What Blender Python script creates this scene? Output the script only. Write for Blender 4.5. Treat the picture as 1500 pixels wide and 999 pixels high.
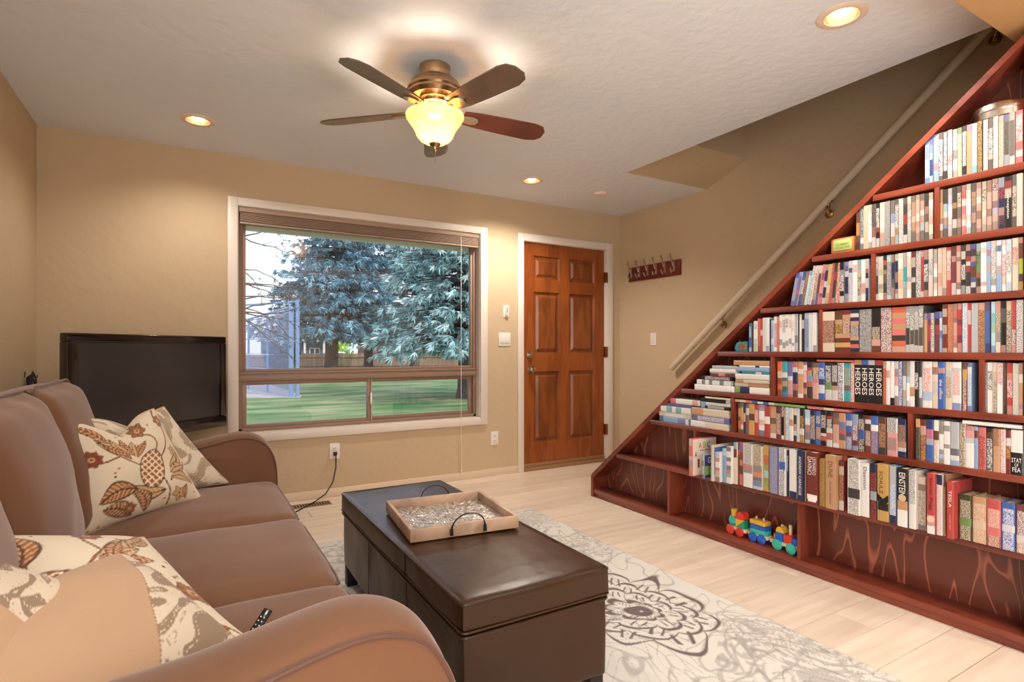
import bpy, bmesh, math, random, re
import numpy as np
from mathutils import Vector, Matrix, noise as mnoise

for o in list(bpy.data.objects):
    bpy.data.objects.remove(o, do_unlink=True)
SC = bpy.context.scene
COL = SC.collection
PI = math.pi

# ------------------------------------------------------------------ camera
cam_d = bpy.data.cameras.new('camera')
cam_d.sensor_width = 36.0
cam_d.lens = 815.0 / 1500.0 * 36.0
cam_d.shift_y = 11.5 / 1500.0
cam_d.clip_start = 0.02
cam_d.clip_end = 400
cam = bpy.data.objects.new('camera', cam_d)
cam.location = (0, 0, 1.089)
cam.rotation_euler = (PI / 2, 0, -math.radians(30.29))
COL.objects.link(cam)
SC.camera = cam

# ------------------------------------------------------------------ world, sun, big lights, exposure
SC.view_settings.view_transform = 'Standard'
SC.view_settings.look = 'None'
SC.view_settings.gamma = 1.0
SC.view_settings.use_curve_mapping = False
SC.view_settings.exposure = 0.12
try:
    SC.cycles.use_denoising = True
    SC.cycles.max_bounces = 8
    SC.cycles.diffuse_bounces = 4
    SC.cycles.glossy_bounces = 4
    SC.cycles.transparent_max_bounces = 24
    SC.cycles.sample_clamp_indirect = 6.0
    SC.cycles.caustics_reflective = False
    SC.cycles.caustics_refractive = False
except Exception:
    pass
wd = bpy.data.worlds.new('overcast_sky')
SC.world = wd
wd.use_nodes = True
wn = wd.node_tree
wbg = wn.nodes['Background']
wbg.inputs['Strength'].default_value = 1.7
wtc = wn.nodes.new('ShaderNodeTexCoord')
wsep = wn.nodes.new('ShaderNodeSeparateXYZ')
wrp = wn.nodes.new('ShaderNodeValToRGB')
wrp.color_ramp.elements[0].position = 0.0
wrp.color_ramp.elements[0].color = (0.93, 0.94, 1.0, 1)
wrp.color_ramp.elements[1].position = 0.8
wrp.color_ramp.elements[1].color = (0.62, 0.76, 1.0, 1)
wn.links.new(wtc.outputs['Generated'], wsep.inputs[0])
wn.links.new(wsep.outputs['Z'], wrp.inputs[0])
wn.links.new(wrp.outputs[0], wbg.inputs['Color'])


def light(name, kind, loc, energy, color, rot=(0, 0, 0), size=0.1, size_y=None, spot=None, blend=0.5):
    d = bpy.data.lights.new(name, kind)
    d.energy = energy
    d.color = color
    if kind == 'AREA':
        d.size = size
        if size_y:
            d.shape = 'RECTANGLE'
            d.size_y = size_y
    elif kind == 'SUN':
        d.angle = size
    else:
        d.shadow_soft_size = size
    if spot:
        d.spot_size = spot
        d.spot_blend = blend
    o = bpy.data.objects.new(name, d)
    o.location = loc
    o.rotation_euler = rot
    COL.objects.link(o)
    return o


WARM = (1.0, 0.91, 0.80)
light('sun', 'SUN', (10, 10, 20), 2.4, (1.0, 0.95, 0.88), (math.radians(50), 0, math.radians(25)), size=0.05)
# area fills added out of view to brighten the room
light('patio_door_light', 'AREA', (-0.70, -1.45, 1.35), 70, (0.90, 0.95, 1.0), (0, -PI / 2, 0), 1.7, 1.8)
light('kitchen_window_light', 'AREA', (0.0, -2.45, 1.35), 22, (0.90, 0.95, 1.0), (PI / 2, 0, 0), 1.3, 1.6)
light('standing_uplighter', 'AREA', (0.35, -1.3, 1.0), 62, (0.95, 0.97, 1.0), (PI, 0, 0), 1.6, 1.6)


# ------------------------------------------------------------------ colour helpers
def lin(c):
    return tuple(((x / 255.0) / 12.92 if x / 255.0 <= 0.04045 else ((x / 255.0 + 0.055) / 1.055) ** 2.4) for x in c)


CODES = dict(w=(238, 232, 226), e=(226, 206, 178), g=(118, 106, 94), G=(66, 56, 50), k=(30, 24, 22), s=(182, 184, 190),
             r=(196, 44, 36), R=(128, 34, 20), p=(222, 104, 100), o=(222, 92, 34), t=(206, 150, 100), b=(108, 60, 34),
             y=(214, 162, 62), l=(136, 172, 214), u=(44, 96, 184), n=(30, 38, 84), c=(20, 164, 168), v=(128, 172, 84),
             V=(62, 72, 22), m=(120, 52, 58), i=(110, 104, 166), a=(176, 212, 222), x=(216, 158, 138), L=(206, 222, 20))
CNAME = dict(w='white', e='cream', g='grey-brown', G='dark grey', k='black', s='silver grey', r='red', R='dark red',
             p='salmon pink', o='orange', t='tan', b='brown', y='mustard yellow', l='pale blue', u='blue', n='navy blue',
             c='teal', v='green', V='olive green', m='maroon', i='violet', a='pale aqua', x='peach', L='lime yellow')

# ------------------------------------------------------------------ materials
def nodes_of(m):
    nt = m.node_tree
    return nt, nt.nodes, nt.links, nt.nodes['Principled BSDF']


def mat(name, rgb, rough=0.5, metal=0.0, bump=0.0, bscale=60.0, var=0.0, vscale=6.0, stretch=None, emit=None, estr=0.0,
        sheen=0.0, coat=0.0, spec=None, detail=4.0):
    m = bpy.data.materials.new(name)
    m.use_nodes = True
    nt, N, L, p = nodes_of(m)
    c = lin(rgb)
    p.inputs['Base Color'].default_value = (*c, 1)
    p.inputs['Roughness'].default_value = rough
    p.inputs['Metallic'].default_value = metal
    if sheen:
        p.inputs['Sheen Weight'].default_value = sheen
        p.inputs['Sheen Roughness'].default_value = 0.4
        p.inputs['Sheen Tint'].default_value = (0.9, 0.82, 0.8, 1)
    if coat:
        p.inputs['Coat Weight'].default_value = coat
        p.inputs['Coat Roughness'].default_value = 0.12
    if spec is not None:
        p.inputs['Specular IOR Level'].default_value = spec
    if emit:
        p.inputs['Emission Color'].default_value = (*emit, 1)
        p.inputs['Emission Strength'].default_value = estr
    tc = None
    if bump or var:
        tc = N.new('ShaderNodeTexCoord')
        mp = N.new('ShaderNodeMapping')
        L.new(tc.outputs['Object'], mp.inputs[0])
        if stretch:
            mp.inputs['Scale'].default_value = stretch
    if var:
        n = N.new('ShaderNodeTexNoise')
        n.inputs['Scale'].default_value = vscale
        n.inputs['Detail'].default_value = detail
        L.new(mp.outputs[0], n.inputs['Vector'])
        r = N.new('ShaderNodeValToRGB')
        r.color_ramp.elements[0].position = 0.3
        r.color_ramp.elements[1].position = 0.7
        r.color_ramp.elements[0].color = (*[x * (1 - var) for x in c], 1)
        r.color_ramp.elements[1].color = (*[min(1, x * (1 + var)) for x in c], 1)
        L.new(n.outputs['Fac'], r.inputs[0])
        L.new(r.outputs[0], p.inputs['Base Color'])
    if bump:
        n = N.new('ShaderNodeTexNoise')
        n.inputs['Scale'].default_value = bscale
        n.inputs['Detail'].default_value = 3.0
        L.new(mp.outputs[0], n.inputs['Vector'])
        b = N.new('ShaderNodeBump')
        b.inputs['Strength'].default_value = bump
        b.inputs['Distance'].default_value = 0.01
        L.new(n.outputs['Fac'], b.inputs['Height'])
        L.new(b.outputs[0], p.inputs['Normal'])
    return m


def wood(name, dark, light_, rough=0.35, scale=(1, 1, 1), k=6.0, coat=0.0, contour=False, contrast=1.0):
    """stained wood: stretched noise contours read as grain"""
    m = bpy.data.materials.new(name)
    m.use_nodes = True
    nt, N, L, p = nodes_of(m)
    p.inputs['Roughness'].default_value = rough
    if coat:
        p.inputs['Coat Weight'].default_value = coat
        p.inputs['Coat Roughness'].default_value = 0.15
    tc = N.new('ShaderNodeTexCoord')
    mp = N.new('ShaderNodeMapping')
    mp.inputs['Scale'].default_value = scale
    L.new(tc.outputs['Object'], mp.inputs[0])
    n = N.new('ShaderNodeTexNoise')
    n.inputs['Scale'].default_value = 1.0
    n.inputs['Detail'].default_value = 1.5 if contour else 4.0
    n.inputs['Distortion'].default_value = 0.4
    L.new(mp.outputs[0], n.inputs['Vector'])
    mul = N.new('ShaderNodeMath'); mul.operation = 'MULTIPLY'; mul.inputs[1].default_value = k
    L.new(n.outputs['Fac'], mul.inputs[0])
    fr = N.new('ShaderNodeMath'); fr.operation = 'FRACT'
    L.new(mul.outputs[0], fr.inputs[0])
    r = N.new('ShaderNodeValToRGB')
    if contour:
        e = r.color_ramp.elements
        e[0].position = 0.0; e[0].color = (*lin(light_), 1)
        e[1].position = 0.12; e[1].color = (*lin(dark), 1)
        x = e.new(0.93); x.color = (*lin(dark), 1)
        x = e.new(0.99); x.color = (*lin(light_), 1)
    else:
        e = r.color_ramp.elements
        mid = tuple((a * .5 + b * .5) for a, b in zip(dark, light_))
        e[0].position = 0.0; e[0].color = (*lin(mid), 1)
        e[1].position = 1.0; e[1].color = (*lin(mid), 1)
        x = e.new(0.4); x.color = (*lin(light_), 1)
        x = e.new(0.75); x.color = (*lin(dark), 1)
    L.new(fr.outputs[0], r.inputs[0])
    L.new(r.outputs[0], p.inputs['Base Color'])
    return m


def attr_mat(name, rough=0.6, sheen=0.0, bump=0.0, bscale=300, ink=False):
    m = bpy.data.materials.new(name)
    m.use_nodes = True
    nt, N, L, p = nodes_of(m)
    p.inputs['Roughness'].default_value = rough
    if sheen:
        p.inputs['Sheen Weight'].default_value = sheen
    a = N.new('ShaderNodeAttribute'); a.attribute_name = 'base'
    src = a.outputs['Color']
    tc = N.new('ShaderNodeTexCoord')
    if ink:
        b = N.new('ShaderNodeAttribute'); b.attribute_name = 'ink'
        oi = N.new('ShaderNodeObjectInfo')
        mu = N.new('ShaderNodeVectorMath'); mu.operation = 'MULTIPLY'; mu.inputs[1].default_value = (0.0, 260.0, 520.0)
        L.new(tc.outputs['Object'], mu.inputs[0])
        ad = N.new('ShaderNodeVectorMath'); ad.operation = 'ADD'
        sc_ = N.new('ShaderNodeMath'); sc_.operation = 'MULTIPLY'; sc_.inputs[1].default_value = 57.0
        L.new(oi.outputs['Random'], sc_.inputs[0])
        L.new(mu.outputs[0], ad.inputs[0]); L.new(sc_.outputs[0], ad.inputs[1])
        n = N.new('ShaderNodeTexNoise'); n.inputs['Scale'].default_value = 1.0; n.inputs['Detail'].default_value = 0.5
        L.new(ad.outputs[0], n.inputs['Vector'])
        r = N.new('ShaderNodeValToRGB')
        r.color_ramp.elements[0].position = 0.44; r.color_ramp.elements[1].position = 0.50
        L.new(n.outputs['Fac'], r.inputs[0])
        mx = N.new('ShaderNodeMix'); mx.data_type = 'RGBA'
        L.new(r.outputs[0], mx.inputs['Factor'])
        L.new(a.outputs['Color'], mx.inputs[6]); L.new(b.outputs['Color'], mx.inputs[7])
        src = mx.outputs[2]
    L.new(src, p.inputs['Base Color'])
    if bump:
        n = N.new('ShaderNodeTexNoise'); n.inputs['Scale'].default_value = bscale; n.inputs['Detail'].default_value = 2
        L.new(tc.outputs['Object'], n.inputs['Vector'])
        b = N.new('ShaderNodeBump'); b.inputs['Strength'].default_value = bump; b.inputs['Distance'].default_value = 0.004
        L.new(n.outputs['Fac'], b.inputs['Height']); L.new(b.outputs[0], p.inputs['Normal'])
    return m


M = {}
M['wall'] = mat('wall_paint', (198, 174, 142), 0.75, bump=0.35, bscale=14, var=0.03, vscale=2)
M['ceiling'] = mat('ceiling_paint', (232, 236, 242), 0.8, bump=0.5, bscale=16)
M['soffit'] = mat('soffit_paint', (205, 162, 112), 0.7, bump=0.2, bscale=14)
M['trim'] = mat('white_trim', (226, 214, 202), 0.4)
M['trimwood'] = mat('cream_trim', (222, 200, 176), 0.45)
M['alu'] = mat('bronze_window_frame', (146, 118, 100), 0.45)
M['alu_light'] = mat('pale_window_track', (186, 164, 148), 0.4)
M['blind'] = mat('blind_slat', (170, 142, 122), 0.5)
M['plastic'] = mat('white_plastic', (232, 224, 214), 0.35)
M['plastic_grey'] = mat('grey_plastic', (150, 142, 134), 0.4)
M['slot'] = mat('dark_slot', (30, 26, 24), 0.6)
M['door'] = wood('door_wood', (128, 60, 18), (150, 78, 28), 0.42, (9, 9, 1.6), 3.0, coat=0.2)
M['door_panel'] = wood('door_panel_wood', (108, 52, 18), (136, 72, 26), 0.42, (9, 9, 1.6), 3.0, coat=0.2)
M['brass'] = mat('aged_brass', (150, 104, 60), 0.35, metal=1.0)
M['nickel'] = mat('satin_nickel', (205, 195, 180), 0.22, metal=1.0)
M['pewter'] = mat('pewter', (190, 160, 125), 0.25, metal=1.0)
M['chrome'] = mat('chrome', (220, 215, 210), 0.1, metal=1.0)
M['cherry'] = wood('cherry_stain', (98, 38, 26), (136, 62, 42), 0.28, (5, 1.2, 5), 3.0, coat=0.35)
M['cherry_v'] = wood('cherry_stain_upright', (98, 38, 26), (136, 62, 42), 0.3, (5, 5, 1.2), 3.0, coat=0.35)
M['ply'] = wood('stained_plywood', (104, 48, 36), (172, 100, 74), 0.34, (2, 5.5, 1.25), 9.5, coat=0.3, contour=True)
M['rail'] = mat('rail_paint', (226, 212, 190), 0.4)
M['hookboard'] = mat('mahogany_board', (104, 28, 16), 0.35)
M['spine'] = attr_mat('printed_spine', 0.38, ink=True)
M['paper'] = mat('page_edges', (222, 200, 166), 0.85, bump=0.3, bscale=400, stretch=(1, 8, 1))
M['cloth'] = mat('sofa_microfibre', (112, 74, 47), 0.78, bump=0.07, bscale=320, var=0.06, vscale=5, sheen=0.42)
M['piping'] = mat('sofa_piping', (92, 58, 42), 0.6, sheen=0.4)
M['pillow_print'] = attr_mat('printed_cotton', 0.8, sheen=0.2, bump=0.15, bscale=500)
M['pillow_pipe'] = mat('pillow_cord', (204, 178, 144), 0.8)
M['leather'] = mat('brown_leather', (54, 30, 10), 0.31, bump=0.5, bscale=6, var=0.12, vscale=4, spec=0.42)
M['leather_seam'] = mat('leather_seam', (30, 20, 15), 0.5)
M['black'] = mat('black_gloss', (14, 12, 12), 0.15)
M['black_matte'] = mat('black_matte', (22, 20, 20), 0.5)
M['screen'] = mat('tv_screen', (54, 50, 50), 0.3)
M['tvbezel'] = mat('tv_bezel', (26, 16, 14), 0.12, coat=0.5)
M['traywood'] = wood('tray_oak', (158, 126, 102), (196, 164, 136), 0.5, (4, 4, 4), 4.0)
M['mosaic'] = mat('shell_mosaic', (220, 212, 200), 0.16, metal=0.55, bump=0.6, bscale=70, var=0.3, vscale=60)
M['strap'] = mat('dark_strap', (40, 28, 22), 0.4)
M['rug'] = attr_mat('rug_pile', 0.95, sheen=0.15, bump=0.8, bscale=260)
M['rugedge'] = mat('rug_edge', (196, 186, 172), 0.9)
M['vent'] = mat('vent_metal', (150, 120, 92), 0.4)


def floor_mat():
    m = bpy.data.materials.new('laminate')
    m.use_nodes = True
    nt, N, L, p = nodes_of(m)
    p.inputs['Roughness'].default_value = 0.33
    oi = N.new('ShaderNodeObjectInfo')
    tc = N.new('ShaderNodeTexCoord')
    mp = N.new('ShaderNodeMapping'); mp.inputs['Scale'].default_value = (1.2, 14, 1)
    L.new(tc.outputs['Object'], mp.inputs[0])
    ad = N.new('ShaderNodeVectorMath'); ad.operation = 'ADD'
    sc_ = N.new('ShaderNodeMath'); sc_.operation = 'MULTIPLY'; sc_.inputs[1].default_value = 40.0
    L.new(oi.outputs['Random'], sc_.inputs[0])
    L.new(mp.outputs[0], ad.inputs[0]); L.new(sc_.outputs[0], ad.inputs[1])
    n = N.new('ShaderNodeTexNoise'); n.inputs['Scale'].default_value = 1.6; n.inputs['Detail'].default_value = 5
    L.new(ad.outputs[0], n.inputs['Vector'])
    r = N.new('ShaderNodeValToRGB')
    r.color_ramp.elements[0].position = 0.3; r.color_ramp.elements[0].color = (*lin((212, 190, 168)), 1)
    r.color_ramp.elements[1].position = 0.7; r.color_ramp.elements[1].color = (*lin((232, 214, 196)), 1)
    L.new(n.outputs['Fac'], r.inputs[0])
    hs = N.new('ShaderNodeHueSaturation')
    mr = N.new('ShaderNodeMapRange'); mr.inputs['To Min'].default_value = 0.92; mr.inputs['To Max'].default_value = 1.06
    L.new(oi.outputs['Random'], mr.inputs['Value'])
    L.new(mr.outputs[0], hs.inputs['Value']); L.new(r.outputs[0], hs.inputs['Color'])
    L.new(hs.outputs[0], p.inputs['Base Color'])
    return m


M['floor'] = floor_mat()


def glass_mat():
    m = bpy.data.materials.new('window_glass')
    m.use_nodes = True
    nt = m.node_tree; N = nt.nodes; L = nt.links
    N.remove(N['Principled BSDF'])
    out = N['Material Output']
    t = N.new('ShaderNodeBsdfTransparent'); t.inputs[0].default_value = (0.96, 0.98, 1.0, 1)
    g = N.new('ShaderNodeBsdfGlossy'); g.inputs['Roughness'].default_value = 0.01
    f = N.new('ShaderNodeFresnel'); f.inputs['IOR'].default_value = 1.5
    mx = N.new('ShaderNodeMixShader')
    L.new(f.outputs[0], mx.inputs[0]); L.new(t.outputs[0], mx.inputs[1]); L.new(g.outputs[0], mx.inputs[2])
    L.new(mx.outputs[0], out.inputs['Surface'])
    return m


M['glass'] = glass_mat()

# ------------------------------------------------------------------ mesh helpers
def lk(o):
    COL.objects.link(o)
    return o


def props(o, label=None, cat=None, group=None, kind=None):
    if label: o['label'] = label
    if cat: o['category'] = cat
    if group: o['group'] = group
    if kind: o['kind'] = kind
    return o


def empty(name, loc, label=None, cat=None, group=None, kind=None):
    o = bpy.data.objects.new(name, None)
    o.empty_display_size = 0.05
    o.location = loc
    lk(o)
    return props(o, label, cat, group, kind)


def origin_of(o):
    v = Vector((0, 0, 0))
    while o is not None:
        v = v + Vector(o.location)
        o = o.parent
    return v


class MB:
    """collects shapes in world coordinates, builds one mesh"""
    def __init__(self):
        self.v = []; self.f = []; self.mi = []; self.sm = []

    def add(self, vs, fs, mi=0, smooth=False):
        n = len(self.v)
        self.v += [tuple(a) for a in vs]
        self.f += [tuple(i + n for i in f) for f in fs]
        self.mi += [mi] * len(fs); self.sm += [smooth] * len(fs)
        return self

    def box(self, x0, x1, y0, y1, z0, z1, mi=0):
        if x0 > x1: x0, x1 = x1, x0
        if y0 > y1: y0, y1 = y1, y0
        if z0 > z1: z0, z1 = z1, z0
        vs = [(x0, y0, z0), (x1, y0, z0), (x1, y1, z0), (x0, y1, z0), (x0, y0, z1), (x1, y0, z1), (x1, y1, z1), (x0, y1, z1)]
        return self.add(vs, [(0, 3, 2, 1), (4, 5, 6, 7), (0, 1, 5, 4), (1, 2, 6, 5), (2, 3, 7, 6), (3, 0, 4, 7)], mi)

    def bbox(self, x0, x1, y0, y1, z0, z1, b=0.003, mi=0, seg=2):
        bm = bmesh.new()
        bmesh.ops.create_cube(bm, size=1)
        for v in bm.verts:
            v.co = Vector(((x0 + x1) / 2 + v.co.x * (x1 - x0), (y0 + y1) / 2 + v.co.y * (y1 - y0), (z0 + z1) / 2 + v.co.z * (z1 - z0)))
        bmesh.ops.bevel(bm, geom=bm.edges[:], offset=b, segments=seg, affect='EDGES', profile=0.5)
        return self.bm(bm, mi, True)

    def bm(self, bm, mi=0, smooth=False):
        bm.verts.index_update()
        self.add([v.co[:] for v in bm.verts], [[v.index for v in f.verts] for f in bm.faces], mi, smooth)
        bm.free()
        return self

    def prism(self, poly, axis, a0, a1, mi=0, smooth=False):
        """poly of 2-D points extruded along axis ('x': poly is (y,z); 'y': (x,z); 'z': (x,y))"""
        def P(p, a):
            return {'x': (a, p[0], p[1]), 'y': (p[0], a, p[1]), 'z': (p[0], p[1], a)}[axis]
        n = len(poly)
        vs = [P(p, a0) for p in poly] + [P(p, a1) for p in poly]
        fs = [tuple(range(n))[::-1], tuple(range(n, 2 * n))] + [(i, (i + 1) % n, n + (i + 1) % n, n + i) for i in range(n)]
        return self.add(vs, fs, mi, smooth)

    def lathe(self, prof, c=(0, 0, 0), n=24, mi=0, axis='z', smooth=True, cap=True, sx=1.0):
        vs = []; fs = []
        for r, h in prof:
            for k in range(n):
                a = 2 * PI * k / n
                p = (r * math.cos(a) * sx, r * math.sin(a), h)
                if axis == 'x': p = (p[2], p[0], p[1])
                if axis == 'y': p = (p[0], p[2], p[1])
                vs.append((p[0] + c[0], p[1] + c[1], p[2] + c[2]))
        for i in range(len(prof) - 1):
            for k in range(n):
                a = i * n + k; b = i * n + (k + 1) % n
                fs.append((a, b, b + n, a + n))
        if cap:
            fs.append(tuple(range(n))[::-1]); fs.append(tuple(range((len(prof) - 1) * n, len(prof) * n)))
        return self.add(vs, fs, mi, smooth)

    def tube(self, pts, r, n=8, mi=0, closed=False, flat=1.0):
        pts = [Vector(p) for p in pts]
        m = len(pts)
        rs = r if isinstance(r, (list, tuple)) else [r] * m
        vs = []; fs = []
        up = Vector((0, 0, 1)); prev = None
        for i, p in enumerate(pts):
            a = pts[(i - 1) % m] if (i > 0 or closed) else p
            b = pts[(i + 1) % m] if (i < m - 1 or closed) else p
            t = (b - a)
            t = t.normalized() if t.length > 1e-9 else Vector((0, 0, 1))
            if prev is None:
                ref = up if abs(t.z) < 0.9 else Vector((1, 0, 0))
                s = t.cross(ref).normalized()
            else:
                s = (prev - t * prev.dot(t))
                s = s.normalized() if s.length > 1e-6 else t.cross(up).normalized()
            prev = s
            w = t.cross(s)
            for k in range(n):
                an = 2 * PI * k / n
                vs.append(p + s * math.cos(an) * rs[i] + w * math.sin(an) * rs[i] * flat)
        rng = m if closed else m - 1
        for i in range(rng):
            for k in range(n):
                a = i * n + k; b = i * n + (k + 1) % n
                c = ((i + 1) % m) * n + (k + 1) % n; d = ((i + 1) % m) * n + k
                fs.append((a, b, c, d))
        if not closed:
            fs.append(tuple(range(n))[::-1]); fs.append(tuple(range((m - 1) * n, m * n)))
        return self.add(vs, fs, mi, True)

    def xf(self, fn):
        self.v = [tuple(fn(Vector(p))) for p in self.v]
        return self

    def build(self, name, mats, parent=None, label=None, cat=None, group=None, kind=None, loc=None):
        if not isinstance(mats, (list, tuple)): mats = [mats]
        if parent is not None:
            o0 = origin_of(parent); mine = Vector((0, 0, 0))
        else:
            if loc is None:
                a = np.array(self.v); lo = a.min(0); hi = a.max(0)
                loc = (float((lo[0] + hi[0]) / 2), float((lo[1] + hi[1]) / 2), float(lo[2]))
            o0 = Vector(loc); mine = Vector(loc)
        me = bpy.data.meshes.new(name)
        me.from_pydata([(p[0] - o0[0], p[1] - o0[1], p[2] - o0[2]) for p in self.v], [], self.f)
        for m_ in mats: me.materials.append(m_)
        me.polygons.foreach_set('material_index', self.mi)
        me.polygons.foreach_set('use_smooth', self.sm)
        me.update()
        bm = bmesh.new(); bm.from_mesh(me); bmesh.ops.recalc_face_normals(bm, faces=bm.faces[:]); bm.to_mesh(me); bm.free()
        if any(self.sm):
            try: me.set_sharp_from_angle(angle=math.radians(42))
            except Exception: pass
        o = bpy.data.objects.new(name, me)
        o.location = mine
        lk(o)
        if parent is not None: o.parent = parent
        return props(o, label, cat, group, kind)


def rotz(c, a):
    ca, sa = math.cos(a), math.sin(a)
    return lambda p: Vector((c[0] + (p.x - c[0]) * ca - (p.y - c[1]) * sa, c[1] + (p.x - c[0]) * sa + (p.y - c[1]) * ca, p.z))


def soft_box(c, h, r=0.04, puff=(0, 0, 0), n=14, frame=None, wr=0.0, seed=0):
    """rounded, puffed box; c centre, h half sizes, frame 3x3 columns"""
    vs = {}; V = []; F = []
    g = [-math.cos(PI * i / n) for i in range(n + 1)]
    g = [0.55 * a + 0.45 * (-1 + 2 * i / n) for i, a in enumerate(g)]

    def vid(i, j, k):
        key = (i, j, k)
        if key not in vs:
            vs[key] = len(V)
            p = [g[i], g[j], g[k]]
            q = [p[a] * h[a] for a in range(3)]
            core = [max(-(h[a] - r), min(h[a] - r, q[a])) for a in range(3)]
            d = Vector([q[a] - core[a] for a in range(3)])
            if d.length > 1e-9:
                m_ = max(abs(x) for x in d)
                d = d.normalized() * m_
            o_ = Vector(core) + d
            for a in range(3):
                b1, b2 = [x for x in range(3) if x != a]
                s = (1 - p[b1] ** 2) * (1 - p[b2] ** 2)
                o_[a] += puff[a] * s * p[a]
            if wr:
                o_ += Vector((mnoise.noise(o_ * 7 + Vector((seed, 0, 0))), mnoise.noise(o_ * 7 + Vector((0, seed, 9))), mnoise.noise(o_ * 7 + Vector((5, 0, seed))))) * wr
            V.append(o_)
        return vs[key]
    for a in range(n):
        for b in range(n):
            for s in (0, n):
                F.append((vid(s, a, b), vid(s, a + 1, b), vid(s, a + 1, b + 1), vid(s, a, b + 1)))
                F.append((vid(a, s, b), vid(a + 1, s, b), vid(a + 1, s, b + 1), vid(a, s, b + 1)))
                F.append((vid(a, b, s), vid(a + 1, b, s), vid(a + 1, b + 1, s), vid(a, b + 1, s)))
    R_ = frame if frame is not None else Matrix.Identity(3)
    V = [Vector(c) + R_ @ v for v in V]
    return V, F


def text_mesh(txt, fit_len, fit_h, origin, xdir, ydir, name, m_, parent, depth=0.0004):
    """flat raised lettering; xdir is the reading direction, ydir the up of the letters"""
    cu = bpy.data.curves.new('t', 'FONT')
    cu.body = txt; cu.align_x = 'CENTER'; cu.align_y = 'CENTER'; cu.extrude = 0.0; cu.resolution_u = 2
    tmp = bpy.data.objects.new('t', cu); lk(tmp)
    dg = bpy.context.evaluated_depsgraph_get()
    me0 = bpy.data.meshes.new_from_object(tmp.evaluated_get(dg))
    bpy.data.objects.remove(tmp, do_unlink=True); bpy.data.curves.remove(cu)
    vs = np.array([v.co[:] for v in me0.vertices]); fs = [tuple(p.vertices) for p in me0.polygons]
    bpy.data.meshes.remove(me0)
    lo = vs.min(0); hi = vs.max(0); c = (lo + hi) / 2; s = hi - lo
    X = Vector(xdir); Y = Vector(ydir); Z = X.cross(Y)
    o0 = origin_of(parent)
    V = []
    for v in vs:
        a = (v[0] - c[0]) / s[0] * fit_len; b = (v[1] - c[1]) / max(s[1], 1e-6) * fit_h
        p = Vector(origin) + X * a + Y * b + Z * depth - o0
        V.append(p[:])
    me = bpy.data.meshes.new(name); me.from_pydata(V, [], fs); me.materials.append(m_); me.update()
    o = bpy.data.objects.new(name, me); lk(o); o.parent = parent
    return o


random.seed(4)
# ================================================================== THE ROOM
FY = 4.21      # far wall
LX = -0.76     # left wall
RX = 3.69      # right wall
CZ = 2.401     # ceiling
BY = -2.6      # back wall

# floor: base slab and planks that run across the room
fl = MB().box(LX - .12, RX + .12, BY - .1, FY + .12, -0.2, -0.012).build('floor', mat('floor_base', (70, 50, 36), 0.8), kind='structure', loc=(0, 0, 0))
PW = 0.1525
y = FY; row = 0; proto = {}
while y > BY:
    y0 = max(BY, y - PW)
    x = LX - (row * 0.47 % 1.2)
    while x < RX:
        a = max(LX, x); b = min(RX, x + 1.2)
        if b - a > 0.02:
            key = (round(b - a, 3), round(y - y0, 3))
            if key not in proto:
                w_ = key[0] - 0.0022; d_ = key[1] - 0.0022
                me = bpy.data.meshes.new('plank')
                bv = 0.0012
                vs = [(bv, bv, 0), (w_ - bv, bv, 0), (w_ - bv, d_ - bv, 0), (bv, d_ - bv, 0), (0, 0, -bv * 1.5), (w_, 0, -bv * 1.5), (w_, d_, -bv * 1.5), (0, d_, -bv * 1.5),
                      (0, 0, -.012), (w_, 0, -.012), (w_, d_, -.012), (0, d_, -.012)]
                fs = [(0, 1, 2, 3)] + [(4 + i, 4 + (i + 1) % 4, (i + 1) % 4, i) for i in range(4)] + [(8 + i, 8 + (i + 1) % 4, 4 + (i + 1) % 4, 4 + i) for i in range(4)] + [(11, 10, 9, 8)]
                me.from_pydata(vs, [], fs); me.materials.append(M['floor']); me.update()
                proto[key] = me
            o = bpy.data.objects.new('plank', proto[key]); lk(o); o.parent = fl
            o.location = (a, y0, 0)
        x += 1.2
    y -= PW; row += 1

WT = 0.16
# far wall with window and door openings
WX0, WX1, WZ0, WZ1 = 0.295, 2.145, 0.504, 2.067
DX0, DX1, DZ1 = 2.571, 3.511, 2.05
w = MB()
w.box(LX - WT, WX0, FY, FY + WT, 0, 2.9)
w.box(WX0, WX1, FY, FY + WT, 0, WZ0)
w.box(WX0, WX1, FY, FY + WT, WZ1, 2.9)
w.box(WX1, DX0, FY, FY + WT, 0, 2.9)
w.box(DX0, DX1, FY, FY + WT, DZ1, 2.9)
w.box(DX1, RX + WT, FY, FY + WT, 0, 2.9)
w.build('wall_far', M['wall'], kind='structure')
MB().box(LX - WT, LX, BY, FY, 0, 2.6).build('wall_left', M['wall'], kind='structure')
MB().box(RX, RX + WT, BY, FY, 0, 4.9).build('wall_right', M['wall'], kind='structure')
MB().box(LX - WT, RX + WT, BY - WT, BY, 0, 2.9).build('wall_back', M['wall'], kind='structure')

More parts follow.
